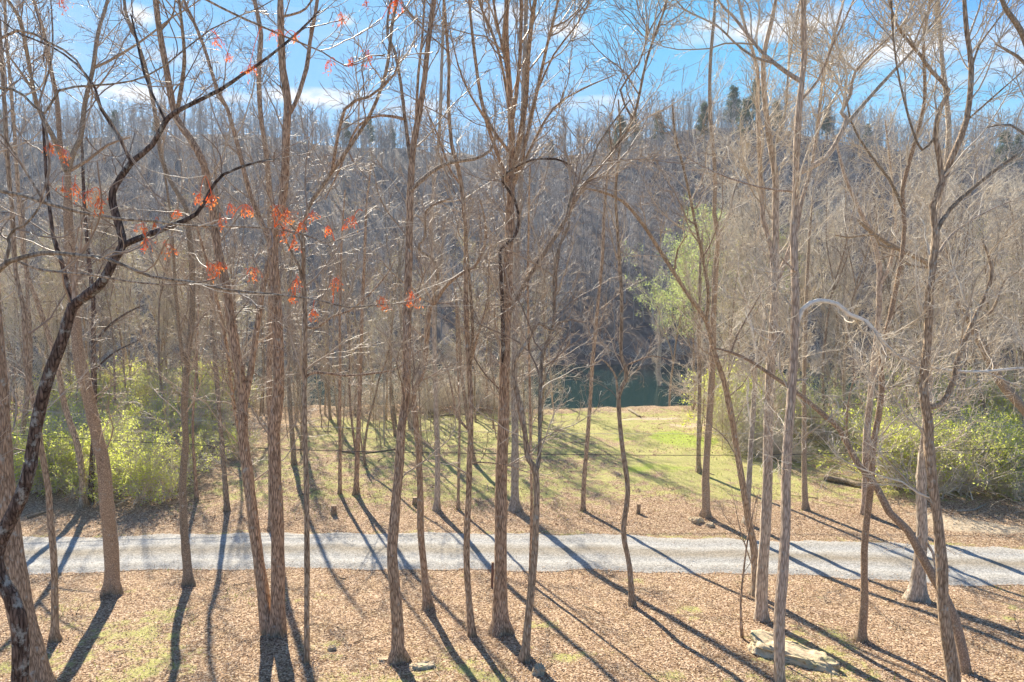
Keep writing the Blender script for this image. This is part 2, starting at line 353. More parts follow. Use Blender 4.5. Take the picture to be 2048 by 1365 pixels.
for (a, b_) in ((1380, 1220), (1160, 1310), (1400, 1240), (255, 1185), (655, 1290), (660, 1310), (290, 1352), (1080, 1250), (1120, 1320), (1270, 1160), (2040, 1240), (1340, 1350)):
    gr = gr + .8 * px_blob(a, b_, .5, .35)
ca = me.color_attributes.new('cover', 'FLOAT_COLOR', 'POINT')
ca.data.foreach_set('color', np.stack([np.clip(gr, 0, 1), np.clip(sn, 0, 1), np.clip(lu, 0, 1), np.ones_like(gr)], -1).astype(np.float32).ravel())
tag(ob('ground', me, ground_material()), kind='structure')

# gravel road
def road_material():
    m, t, b = newmat('gravel')
    v = mapping(t, (1, 1, 1))
    vo = t.nodes.new('ShaderNodeTexVoronoi'); vo.inputs['Scale'].default_value = 26; t.links.new(v, vo.inputs['Vector'])
    s2 = t.nodes.new('ShaderNodeSeparateColor'); t.links.new(vo.outputs['Color'], s2.inputs[0])
    c = ramp(t, s2.outputs[0], [(0, (0.25, 0.235, 0.21)), (.5, (0.385, 0.365, 0.33)), (1, (0.56, 0.53, 0.48))])
    at_ = t.nodes.new('ShaderNodeAttribute'); at_.attribute_name = 'cover'; sp = t.nodes.new('ShaderNodeSeparateColor'); t.links.new(at_.outputs['Color'], sp.inputs[0])
    n = noise(t, mapping(t, (0.35, 1.6, 1)), 1.8, 5, .6)
    c = mixc(t, M(t, 'MULTIPLY', M(t, 'ADD', sp.outputs[0], M(t, 'SUBTRACT', n, .6)), 0.9, clamp=True), c, mixc(t, 1.0, c, (0.66, 0.58, 0.47), 'MULTIPLY'))
    c = mixc(t, M(t, 'GREATER_THAN', M(t, 'ADD', noise(t, v, 14, 4, .7), M(t, 'MULTIPLY', sp.outputs[1], .34)), 0.80), c, (0.42, 0.26, 0.15))
    t.links.new(c, b.inputs['Base Color']); b.inputs['Roughness'].default_value = .95
    bp = t.nodes.new('ShaderNodeBump'); bp.inputs['Strength'].default_value = .6; bp.inputs['Distance'].default_value = 0.02; t.links.new(s2.outputs[1], bp.inputs['Height']); t.links.new(bp.outputs[0], b.inputs['Normal'])
    return m
rxs = np.arange(-60, 60, 0.2); nu = 30; us = np.linspace(0, 1, nu)
yn = ryn(rxs) + .55 * (fbm(rxs, 0 * rxs, 1.3, 4) - .5); yf = ryf(rxs) + .6 * (fbm(rxs + 50, 0 * rxs, 1.3, 4) - .5)
PX, U = np.meshgrid(rxs, us); PY = yn[None] * (1 - U) + yf[None] * U
edge = np.minimum(U, 1 - U)
PZ = ground(PX, PY) + 0.012 + 0.045 * sst(0, .12, edge) - 0.03 * (np.exp(-((U - .27) / .07) ** 2) + np.exp(-((U - .72) / .07) ** 2)) + .015 * (fbm(PX, PY, .8, 3) - .5)
V = np.stack([PX, PY, PZ], -1).reshape(-1, 3); nx = len(rxs)
ii = (np.arange(nu - 1)[:, None] * nx + np.arange(nx - 1)[None]).ravel()
me = mkmesh('gravel_road', V, np.stack([ii, ii + 1, ii + 1 + nx, ii + nx], -1))
cc = np.stack([(0.35 + .65 * (np.exp(-((U - .5) / .12) ** 2) - .5 * np.exp(-((U - .27) / .08) ** 2) - .5 * np.exp(-((U - .73) / .08) ** 2))).ravel() * 1.1, np.exp(-edge / .05).ravel(), 0 * U.ravel(), 1 + 0 * U.ravel()], -1)
me.color_attributes.new('cover', 'FLOAT_COLOR', 'POINT').data.foreach_set('color', cc.astype(np.float32).ravel())
tag(ob('gravel_road', me, road_material()), kind='structure')

# river
m, t, b = newmat('river_water'); b.inputs['Base Color'].default_value = (0.003, 0.03, 0.026, 1); b.inputs['Roughness'].default_value = .08
b.inputs['IOR'].default_value = 1.33
bp = t.nodes.new('ShaderNodeBump'); bp.inputs['Strength'].default_value = .25; bp.inputs['Distance'].default_value = .04
t.links.new(noise(t, mapping(t, (.5, 2, 1)), 3, 4), bp.inputs['Height']); t.links.new(bp.outputs[0], b.inputs['Normal'])
gx, gy = np.meshgrid(np.linspace(-420, 420, 40), np.linspace(57, 116, 12))
ii = (np.arange(11)[:, None] * 40 + np.arange(39)[None]).ravel()
tag(ob('river_water', mkmesh('river_water', np.stack([gx, gy, 0 * gx - 3.3], -1).reshape(-1, 3), np.stack([ii, ii + 1, ii + 41, ii + 40], -1)), m), kind='structure')

# ------------------------------------------------------------------ leaf scatter helper
def leaves(pos, size, rg, droop=0.0, asp=0.5, fold=0.3):
    """small folded leaf = 2 quads meeting on a midrib, one per position"""
    n = len(pos); a = unit(rg.normal(0, 1, (n, 3)) + np.array((0, 0, -droop))); q = unit(np.cross(a, rg.normal(0, 1, (n, 3)))); w = np.cross(a, q)
    s = (size * rg.uniform(.6, 1.3, n))[:, None]
    b0 = pos; tip = pos + a * s; l1 = pos + a * s * .5 + q * s * asp * .5 + w * s * fold * .4; r1 = pos + a * s * .5 - q * s * asp * .5 + w * s * fold * .4
    V = np.stack([b0, l1, tip, r1], 1).reshape(-1, 3); k = np.arange(n) * 4
    return V, np.stack([k, k + 1, k + 2, k + 3], -1)

# ------------------------------------------------------------------ traced trees
def build_tree(name, cat, label, mat, twm, stems, depth=None, dens=1.0, seed=0, crown_from=4.0, buds=None, wigz=0.0, flare=0.6, bushy=1.0, L1=2.6, group=None, tops=True):
    """stems: [trunk, limb, limb...], each (points[(px,py)...], w0, w1[, depth drift per metre[, material[, part name]]]) in photo pixels"""
    rg = np.random.default_rng(seed + 100)
    p0 = stems[0][0][0]
    if depth is None:
        base = hit(*p0); D = base[1]
    else:
        D = depth; base = at(p0[0], p0[1], D); base[2] = float(ground(base[0], base[1]))
    root = emp(name, base, label, cat, group)
    segs = []; allp = None; allw = None
    for si, st in enumerate(stems):
        pts, w0, w1 = st[:3]
        drift = st[3] if len(st) > 3 and st[3] is not None else (rg.uniform(-.03, .03) if si == 0 else rg.choice((-1, 1)) * rg.uniform(.12, .4))
        mt = MB[st[4]] if len(st) > 4 and st[4] else mat
        pn = st[5] if len(st) > 5 else ('trunk' if si == 0 else 'limb')
        if si == 0: d0 = D; P = []
        else:
            q = at(pts[0][0], pts[0][1], D)
            # nearest already-built stem point, in picture plane at their own depth
            rel = allp - CAM; f = rel @ FW; ux = 1024 + rel[:, 0] / f * f0; uy = 682.5 - (rel @ UP) / f * f0
            k = int(np.argmin((ux - pts[0][0]) ** 2 + (uy - pts[0][1]) ** 2)); d0 = allp[k, 1]; near = (ux[k] - pts[0][0]) ** 2 + (uy[k] - pts[0][1]) ** 2
            P = [allp[k]] if near < 30 ** 2 else []
        dd = d0; prev = None
        for i, (a, c) in enumerate(pts):
            p = at(a, c, dd)
            if prev is not None:
                dd = min(max(dd + drift * np.linalg.norm(p - prev), 3.5), 200); p = at(a, c, dd)
            prev = p
            if i == 0 and len(P): 
                if np.linalg.norm(P[0] - p) > 0.05: pass
                continue
            P.append(p)
        P = np.array(P)
        if si == 0 and depth is not None and P[0, 2] > base[2] + .05: P = np.vstack([base, P])
        wpx = np.linspace(w0, w1, len(P)); 
        # continue stems that leave the top of the frame
        if tops and pts[-1][1] <= 12 and w1 > 2.5:
            dvec = unit(P[-1] - P[-2]); dvec = unit(dvec * np.array((.8, .8, 1)) + np.array((0, 0, .4)))
            ext = [P[-1] + dvec * s for s in (1.5, 3.2, 5.0)]
            P = np.vstack([P, ext]); wpx = np.concatenate([wpx, [w1 * .7, w1 * .45, w1 * .2]])
        elif pn != 'vine': wpx[-1] *= 0.7
        rad0 = wpx / 2 / f0 * ((P - CAM) @ FW) * .87
        Q = smooth_path(P, 0.22 if D < 14 else 0.35)
        L = np.concatenate([[0], np.cumsum(np.linalg.norm(np.diff(Q, axis=0), axis=1))]); Lc = np.concatenate([[0], np.cumsum(np.linalg.norm(np.diff(P, axis=0), axis=1))])
        rad = np.interp(L / L[-1], Lc / Lc[-1], rad0)
        wob = np.cumsum(rg.normal(0, 1, (len(Q), 3)), 0); wob -= np.linspace(0, 1, len(Q))[:, None] * wob[-1]
        k5 = np.ones(5) / 5
        for a in range(3): wob[:, a] = np.convolve(np.pad(wob[:, a], 2, 'edge'), k5, 'valid')
        Q = Q + wob * 0.012 * np.array((1, 2, .3))
        rad = rad * (1 + .05 * np.convolve(rg.normal(0, 1, len(Q) + 2), [.3, .4, .3], 'valid'))
        if si == 0 and flare > 0:
            rad = rad * (1 + flare * np.exp(-L / .28) + .08 * np.exp(-L / 1.0))
            Q = np.vstack([Q[0] - np.array((0, 0, .35)), Q]); rad = np.concatenate([[rad[0] * 1.25], rad])
        sides = 16 if rad.max() > .07 else (10 if rad.max() > .03 else 7)
        V, F = tubes(Q, rad, sides, 0.045 if rad.max() > .07 else .03, rg=rg)
        if pn == 'trunk' and flare > 0:
            hh = np.maximum(Q[:, 2] - base[2], 0)[:, None]; th = np.arange(sides) / sides * 2 * np.pi; ph = rg.uniform(0, 6.28, 3)
            lob = .5 * np.cos(3 * th + ph[0]) + .35 * np.cos(5 * th + ph[1]) + .3 * np.cos(2 * th + ph[2])
            Vq = V.reshape(len(Q), sides, 3); kf = 1 + lob[None] * (.38 * np.exp(-hh / .16) + .07 * np.exp(-hh / 1.5)); V = (Q[:, None] + (Vq - Q[:, None]) * kf[..., None]).reshape(-1, 3)
        ob(pn, mkmesh(pn, V - base, F), mt, root)
        segs.append((Q, rad, si, pn)); allp = Q if allp is None else np.vstack([allp, Q])
    # crown: branches and twigs grown on the traced stems
    bag = Bag(); lp = []
    for Q, rad, si, pn in segs:
        L = np.linalg.norm(np.diff(Q, axis=0), axis=1).sum()
        hgt = Q[:, 2] - base[2]; ok = np.nonzero(hgt > (crown_from if si == 0 else 1.2))[0]
        if len(ok) < 3: continue
        Qs = Q[ok[0]:]; rs = rad[ok[0]:]; Ls = np.linalg.norm(np.diff(Qs, axis=0), axis=1).sum()
        n = int(max(2, Ls * (1.5 if si == 0 else 2.2) * dens))
        lo = .02 if si == 0 else .2
        B1, R1, l1 = spawn(Qs[None], rs[None], n, lo, 1.0, L1 * (1 if Ls > 4 else .6), (28, 72), 9, .17, .22, .0085, .0065, rg, taper=.35)
        n2 = np.maximum((l1 * 5.4 * bushy * min(dens, 1.5)).astype(int), 2)
        B2, R2, l2 = spawn(B1, R1, n2, .15, 1.0, l1 * .42, (25, 65), 6, .24, .10, .006, .0050, rg, taper=.5)
        n3 = np.maximum((l2 * 6.2 * bushy).astype(int), 1)
        B3, R3, l3 = spawn(B2, R2, n3, .2, 1.0, l2 * .55, (25, 60), 4, .28, .06, .005, .0042, rg)
        bag.add(*tubes(B1, R1, 5)); bag.add(*tubes(B2, R2, 3)); bag.add(*tubes(B3, R3, 3))
        lp.append(B3[:, -1]); lp.append(B2[:, -1])
        # leader tips at the end of a limb
        tips, tr, tl = spawn(Qs[None, -4:], rs[None, -4:], 3, .6, 1.0, 1.1, (5, 35), 6, .2, .15, .007, .003, rg)
        bag.add(*tubes(tips, tr, 4))
    if bag.n: ob('crown', bag.mesh('crown', base), twm, root)
    if buds and lp:
        pp = np.concatenate(lp); pp = pp[rg.random(len(pp)) < buds[0]]
        pp = np.repeat(pp, buds[3], 0) + rg.normal(0, buds[2], (len(pp) * buds[3], 3))
        V, F = leaves(pp, buds[2], rg); ob('foliage', mkmesh('foliage', V - base, F, False), buds[1], root)
    return root

B = build_tree
# --- left edge
B('near_maple', 'tree', 'nearest maple at the left edge, long thin boughs carrying orange red seed clusters', MB['grey'], TW, [
  ([(-150, 1500), (-140, 1200), (-120, 900), (-95, 700), (-70, 560), (-60, 400), (-50, 250), (-60, 100), (-70, -100)], 60, 26),
  ([(-95, 620), (0, 533), (27, 520), (83, 507), (131, 508), (172, 512), (213, 515), (258, 529), (320, 553), (406, 564), (458, 577), (551, 586), (637, 598), (700, 615), (760, 610), (822, 607)], 13, 2, .05, None, 'bough'),
  ([(27, 522), (79, 541), (172, 551), (220, 560), (293, 569), (351, 570), (406, 564)], 6, 3, -.08),
  ([(10, 528), (14, 490), (10, 477), (22, 460), (45, 450), (70, 425), (83, 406)], 8, 4, .1),
  ([(-60, 375), (0, 382), (34, 389), (83, 406), (162, 427), (241, 439), (296, 442), (365, 451), (430, 454), (551, 458), (633, 477), (654, 486), (700, 474)], 10, 2, .06, None, 'bough'),
  ([(83, 406), (55, 360), (20, 300), (0, 270), (-20, 255)], 6, 3, .1),
  ([(83, 406), (105, 340), (100, 260), (86, 224), (95, 180), (110, 110), (105, 30), (100, -10)], 6, 3, .2),
  ([(-60, 230), (0, 175), (45, 190), (85, 226), (110, 178), (180, 168), (260, 160), (330, 130), (420, 60), (520, 15), (560, -10)], 7, 2, .1),
  ([(-60, 90), (30, 60), (95, 85), (150, 120), (185, 190), (192, 205), (240, 275), (252, 310)], 6, 3, .1),
  ([(-60, -40), (100, -60), (300, -70), (395, -10), (470, 28), (560, 68), (640, 100), (690, 130), (735, 118)], 8, 2, .05, None, 'bough'),
], depth=6.6, seed=1, dens=.55, crown_from=5.5, L1=1.1, tops=False, bushy=.8)
B('leaning_maple', 'tree', 'dark furrowed leaning maple at far left, forked and bending right with a long crooked limb', MB['dark'], TWB, [
  ([(34, 1420), (34, 1365), (31, 1225), (3, 1163), (-14, 1115), (0, 1067), (34, 998), (55, 930), (55, 920), (69, 829), (96, 736), (120, 674), (138, 615), (172, 588), (203, 560), (222, 519), (235, 491), (224, 450), (207, 396), (213, 365), (241, 320), (286, 285), (320, 235), (358, 213), (437, 176), (482, 148), (540, 110), (600, 60), (640, 20)], 38, 4),
  ([(237, 491), (289, 474), (344, 453), (396, 427), (420, 383), (448, 348), (516, 324), (560, 318)], 15, 3, .05),
  ([(140, 606), (127, 533), (110, 484), (103, 450), (95, 380), (90, 275), (86, 224)], 11, 5, .1),
  ([(135, 600), (146, 560), (158, 500), (165, 450)], 9, 4, -.1, 'pale', 'dead_limb'),
  ([(318, 235), (290, 150), (265, 40), (262, 30)], 6, 3, .1),
  ([(250, 305), (235, 270), (200, 220), (188, 178), (150, 130), (100, 95), (40, 70), (0, 40)], 8, 3, -.05),
], depth=9.5, seed=2, dens=.6, crown_from=7, L1=1.5, tops=False, flare=.1, bushy=.8)
B('beech', 'tree', 'thick pale grey trunk at the left edge, behind the dark leaning maple', MB['grey'], TW, [
  ([(95, 1420), (85, 1365), (60, 1250), (40, 1150), (25, 1050), (14, 950), (8, 860), (2, 760), (-6, 640), (-14, 500), (-20, 300), (-25, 5)], 62, 22)], depth=15, seed=3, dens=.8)
B('slim_tree', 'tree', 'slim mottled grey trunk rising just right of the big pale trunk at far left', MB['grey'], TW, [
  ([(110, 1284), (109, 1205), (103, 1115), (95, 1046), (90, 981), (79, 912), (70, 840), (50, 740), (45, 674), (41, 615), (24, 546), (16, 400), (4, 200), (-5, 5)], 15, 8)], seed=4)
B('ash_tree', 'tree', 'stout smooth leaning trunk at left, splitting high up into a wide fan of limbs', MB['smooth'], TW, [
  ([(222, 1190), (221, 1136), (219, 1067), (213, 998), (207, 929), (196, 880), (179, 794), (165, 725), (155, 656), (148, 588), (143, 519), (141, 467), (138, 430), (136, 344)], 30, 18),
  ([(136, 345), (150, 300), (162, 275), (172, 207), (189, 138), (196, 69), (213, 0)], 13, 7),
  ([(136, 350), (125, 310), (114, 207), (100, 138), (90, 69), (69, 0)], 12, 7),
  ([(133, 330), (100, 270), (69, 207), (52, 103), (38, 34), (17, 0)], 11, 6),
  ([(138, 356), (175, 320), (215, 290), (260, 275)], 8, 4),
  ([(192, 141), (240, 110), (300, 72), (350, 35), (400, 5)], 6, 3), ([(58, 190), (30, 130), (0, 90)], 6, 3)], seed=5, flare=.35, dens=1.0)
B('tulip_tree', 'tree', 'narrow trunk with a tight fork at mid height, right of the stout leaning trunk', MB['smooth'], TW, [
  ([(378, 1172), (372, 1102), (367, 1033), (365, 964), (368, 912), (372, 880), (370, 794), (375, 708), (382, 656), (386, 588), (385, 510), (379, 450), (375, 413), (344, 362), (324, 310), (315, 250), (303, 186), (293, 138), (275, 76), (255, 30), (250, 0)], 18, 6),
  ([(372, 735), (365, 718), (358, 674), (351, 605), (348, 536), (344, 450), (335, 380), (322, 300)], 9, 4)], seed=6, flare=.6)
B('twin_hickory', 'tree', 'largest double trunk, left of centre, two shaggy stems rising from one foot', MB['tan'], TW, [
  ([(556, 1272), (558, 1170), (558, 1067), (556, 964), (553, 895), (551, 863), (560, 794), (561, 725), (558, 622), (553, 536), (553, 467), (565, 430), (575, 362), (578, 293), (582, 207), (572, 138), (568, 34), (568, 0)], 31, 14),
  ([(548, 1262), (532, 1262), (527, 1205), (517, 1119), (510, 1050), (503, 981), (496, 912), (492, 880), (489, 794), (472, 708), (458, 622), (451, 570), (434, 502), (427, 450), (417, 379), (406, 327), (379, 275), (351, 234), (331, 138), (317, 62), (310, 0)], 27, 12, .04, None, 'trunk'),
  ([(514, 1120), (497, 1060), (499, 1000), (480, 895), (462, 790), (452, 700), (430, 600), (412, 520), (392, 450)], 11, 6, .1),
  ([(352, 230), (368, 138), (370, 86), (362, 0)], 9, 6), ([(583, 226), (592, 207), (616, 138), (623, 86), (637, 0)], 11, 8),
  ([(583, 215), (560, 170)], 7, 4), ([(577, 40), (600, 25), (625, 0)], 6, 4), ([(316, 65), (345, 35), (352, 0)], 6, 3),
  ([(495, 830), (530, 560), (545, 500), (527, 450), (505, 400), (490, 350), (470, 270), (455, 215), (440, 185), (410, 90), (385, 30), (372, 0)], 13, 6, .15)], seed=7, flare=.45, dens=1.0)
B('hickory', 'tree', 'tall trunk close behind the shaggy double trunk, mostly hidden by its right stem', MB['tan'], TW, [
  ([(543, 1060), (541, 960), (541, 895), (539, 794), (541, 622), (542, 500), (542, 379), (537, 310), (527, 224), (523, 138), (527, 69), (513, 0)], 15, 9)], seed=8)
B('gum_tree', 'tree', 'slim trunk just right of the double trunk, its top sweeping to the right', MB['tan'], TW, [
  ([(613, 1420), (613, 1365), (611, 1239), (609, 1102), (608, 998), (604, 895), (604, 863), (604, 760), (606, 656), (604, 588), (603, 519), (604, 460), (616, 413), (644, 372), (700, 293), (738, 234), (763, 172), (776, 120), (783, 52), (790, 0)], 13, 7),
  ([(604, 590), (599, 536), (572, 484), (560, 440)], 8, 4),
  ([(607, 658), (635, 655), (665, 633), (700, 622), (740, 590), (775, 550), (790, 520)], 6, 3, .1),
  ([(607, 757), (630, 745), (690, 752), (740, 748), (795, 737), (840, 700)], 7, 3, .1),
  ([(660, 345), (690, 220), (740, 195), (790, 150), (800, 100)], 8, 4)], depth=16.5, seed=9, flare=.2)
B('shagbark', 'tree', 'tall shaggy trunk left of centre with a small stone at its foot', MB['tan'], TW, [
  ([(794, 1325), (794, 1239), (787, 1153), (783, 1102), (790, 1015), (799, 929), (801, 863), (811, 794), (813, 691), (816, 605), (819, 519), (818, 430), (821, 344), (825, 293), (838, 224), (849, 155), (856, 86), (868, 0)], 26, 11),
  ([(823, 310), (814, 241), (807, 172), (794, 103), (780, 69), (783, 20), (790, -5)], 9, 5),
  ([(822, 398), (862, 348), (900, 327), (949, 320), (980, 303), (990, 275), (980, 248), (968, 220)], 10, 4, .12),
  ([(831, 262), (838, 150), (845, 80), (850, 0)], 7, 5), ([(800, 235), (760, 232), (715, 255), (680, 340), (650, 400)], 7, 3, .2)], seed=10, flare=.7)
B('crooked_oak', 'tree', 'kinked trunk with a fork above the kink, right of the shaggy stone-footed trunk', MB['grey'], TW, [
  ([(855, 1218), (849, 1153), (842, 1067), (842, 998), (838, 912), (835, 880), (828, 794), (833, 770), (849, 736), (856, 656), (862, 615), (876, 601), (893, 574), (921, 550), (952, 533), (969, 495), (972, 450), (960, 400)], 17, 5),
  ([(862, 618), (868, 588), (873, 553), (866, 522), (842, 505), (838, 488), (852, 474), (852, 424), (880, 405), (907, 396)], 9, 4, .1),
  ([(862, 610), (840, 595), (830, 580), (800, 560), (760, 520)], 5, 3)], seed=11, dens=1.1)
B('poplar', 'tree', 'slender light trunk on the grass beyond the road, directly right of the kinked trunk', MB['pale'], TW, [
  ([(873, 1022), (875, 964), (875, 895), (873, 863), (871, 760), (868, 656), (866, 553), (862, 450), (870, 340), (880, 220), (885, 100), (888, 0)], 13, 6)], seed=12, flare=.3)
B('knobby_tree', 'tree', 'knobby slim trunk between the kinked trunk and the thickest central trunk', MB['tan'], TW, [
  ([(942, 1275), (936, 1188), (933, 1102), (935, 1015), (936, 929), (938, 863), (938, 794), (931, 656), (928, 450), (914, 344), (900, 293), (893, 207), (893, 138), (885, 60), (880, 0)], 16, 6),
  ([(938, 760), (945, 656), (936, 519), (928, 440)], 8, 5), ([(938, 870), (913, 832), (905, 792), (895, 740)], 7, 3, .3),
  ([(936, 942), (960, 925), (1010, 930), (1040, 940), (1062, 948)], 4, 2, .1), ([(940, 720), (958, 660), (980, 600)], 7, 3),
  ([(917, 360), (900, 340), (870, 260), (850, 215)], 6, 3)], seed=13, flare=.3)
B('great_poplar', 'tree', 'thickest central trunk with flared roots, its top fanning into many upright leaders', MB['tan'], TW, [
  ([(1001, 1266), (1000, 1188), (1002, 1102), (1004, 998), (1007, 895), (1010, 794), (1014, 691), (1019, 605), (1019, 519), (1021, 450), (1021, 413), (1024, 344), (1024, 275), (1019, 172), (1010, 69), (1012, 0)], 31, 11),
  ([(1024, 340), (1035, 300), (1052, 207), (1059, 120), (1069, 34), (1076, 0)], 13, 9),
  ([(1022, 240), (1034, 150), (1038, 86), (1040, 0)], 10, 8), ([(1020, 390), (1004, 327), (973, 234), (959, 155), (949, 69), (942, 0)], 10, 6),
  ([(1022, 260), (1017, 207), (997, 96), (973, 34), (962, 0)], 8, 5), ([(1028, 380), (1045, 310), (1073, 189), (1093, 96), (1117, 0)], 10, 6),
  ([(1030, 370), (1062, 293), (1107, 217), (1162, 180), (1230, 150)], 8, 3),
  ([(1015, 640), (1024, 612), (1055, 557), (1093, 498), (1124, 450), (1162, 379), (1214, 310), (1258, 241), (1286, 120), (1327, 0)], 13, 5, .08),
  ([(1019, 300), (985, 260), (940, 190), (915, 130), (900, 60)], 7, 3), ([(1256, 245), (1240, 180), (1275, 130), (1300, 60), (1335, 0)], 5, 3),
  ([(1026, 320), (1020, 170), (1000, 60), (990, 0)], 8, 5), ([(1078, 180), (1110, 110), (1150, 60), (1180, 10)], 5, 3),
  ([(1012, 780), (1004, 588), (1000, 519), (1004, 495), (1028, 474), (1038, 440), (1030, 400), (1010, 372), (1004, 355), (1024, 338), (1059, 320), (1110, 318), (1140, 330)], 9, 4, -.06, 'dark', 'vine')], seed=14, flare=.75, dens=1.15)
B('back_poplar', 'tree', 'pale straight trunk beyond the road, half hidden behind the thickest central trunk', MB['pale'], TW, [
  ([(1031, 1022), (1031, 929), (1031, 863), (1028, 725), (1030, 553), (1033, 450), (1040, 344), (1045, 240), (1048, 120), (1052, 0)], 18, 9)], seed=15)
B('split_trunk', 'tree', 'bent grey trunk with an elbow at mid height, right of the thickest trunk', MB['grey'], TW, [
  ([(1050, 1326), (1057, 1239), (1062, 1188), (1069, 1119), (1074, 1033), (1073, 947), (1059, 919), (1055, 898), (1048, 829), (1031, 760), (1031, 725), (1055, 684), (1073, 650), (1082, 646), (1095, 655), (1107, 660), (1117, 646), (1145, 639)], 18, 5),
  ([(1073, 944), (1079, 919), (1081, 794), (1086, 708), (1107, 650), (1107, 553), (1117, 491), (1134, 455), (1134, 413), (1150, 370), (1180, 330), (1195, 290), (1230, 240), (1260, 200)], 10, 4, .08),
  ([(1030, 752), (1040, 830), (1058, 905)], 9, 11, .02)], seed=16, flare=.3)
B('thin_tree', 'tree', 'thin reddish pole-like trunk tucked against the left side of the bent grey trunk', MB['tan'], TW, [
  ([(1059, 1168), (1062, 1067), (1062, 964), (1062, 863), (1060, 760), (1057, 650), (1054, 540), (1056, 420), (1060, 330)], 7, 4)], seed=17, flare=.2)
B('straight_pole_tree', 'tree', 'thin straight trunk leaning slightly right, alone in front of the green river', MB['tan'], TW, [
  ([(1165, 1022), (1169, 947), (1176, 863), (1183, 760), (1193, 622), (1203, 519), (1206, 440), (1212, 380), (1222, 300)], 10, 5)], seed=18, flare=.3, dens=.8)
B('wavy_tree', 'tree', 'wavy slender trunk with a long shadow, right of centre in front of the river', MB['grey'], TW, [
  ([(1263, 1213), (1258, 1136), (1246, 1060), (1255, 981), (1245, 895), (1238, 794), (1253, 760), (1252, 732), (1243, 708), (1243, 605), (1238, 519), (1233, 450), (1230, 380), (1240, 270), (1236, 200)], 13, 5),
  ([(1238, 798), (1234, 755), (1222, 735), (1205, 720), (1180, 735)], 5, 3), ([(1252, 735), (1275, 722), (1305, 712), (1340, 720)], 4, 2)], seed=19, flare=.5, dens=.9)
B('slanting_tree', 'tree', 'long trunk slanting up to the left, right of centre, forked at mid height', MB['grey'], TW, [
  ([(1509, 1192), (1506, 1102), (1493, 1033), (1479, 947), (1472, 898), (1462, 829), (1448, 760), (1427, 698), (1413, 643), (1379, 594), (1348, 546), (1286, 450), (1245, 403), (1196, 382), (1150, 375)], 17, 5),
  ([(1416, 650), (1417, 588), (1407, 519), (1393, 450), (1369, 344), (1350, 270), (1345, 210)], 9, 4), ([(1345, 540), (1355, 500), (1375, 470)], 5, 3),
  ([(1507, 1150), (1490, 1090), (1478, 1050), (1470, 1010)], 3, 2)], seed=20, flare=.4)
B('upright_tree', 'tree', 'upright dark trunk beyond the road with small rocks at its foot, right of centre', MB['smooth'], TWP, [
  ([(1412, 1035), (1413, 964), (1417, 912), (1422, 829), (1429, 725), (1432, 622), (1438, 519), (1441, 467), (1434, 430), (1434, 344), (1425, 241), (1424, 138), (1430, 40), (1432, 0)], 18, 6),
  ([(1436, 470), (1455, 440), (1470, 380), (1500, 300)], 6, 3)], seed=21, flare=.3)
B('forked_elm', 'tree', 'pinkish trunk with ascending limbs, left of the tallest trunk by the flat rock', MB['pale'], TWP, [
  ([(1524, 1240), (1525, 1136), (1531, 1033), (1536, 929), (1537, 863), (1543, 760), (1551, 622), (1553, 570), (1556, 484), (1555, 430), (1555, 344), (1544, 275), (1534, 189), (1530, 120), (1545, 50), (1555, 0)], 25, 8),
  ([(1553, 580), (1541, 502), (1527, 450), (1524, 430), (1520, 310), (1517, 207), (1517, 138), (1496, 69), (1479, 0)], 12, 6, .1),
  ([(1553, 575), (1570, 520), (1589, 467), (1600, 410), (1625, 330), (1640, 250), (1650, 150), (1680, 40), (1690, 0)], 12, 5, .15),
  ([(1541, 880), (1530, 760), (1536, 745)], 5, 3), ([(1553, 300), (1570, 230), (1580, 120), (1600, 0)], 6, 4)], seed=22, flare=.3, dens=1.2)
B('pale_sycamore', 'tree', 'palest thin trunk behind the slanting tree, with whitish wriggling side branches', MB['pale'], TWP, [
  ([(1495, 1050), (1496, 981), (1500, 895), (1503, 863), (1510, 743), (1527, 657), (1539, 581), (1545, 520)], 13, 7),
  ([(1512, 740), (1513, 710), (1500, 639), (1489, 588), (1479, 560), (1477, 502)], 6, 3, -.1, 'white'),
  ([(1530, 640), (1520, 590), (1507, 550), (1500, 520)], 5, 3, -.1, 'white'), ([(1503, 860), (1495, 800), (1497, 760), (1480, 745)], 4, 2, -.1, 'white')], seed=23)
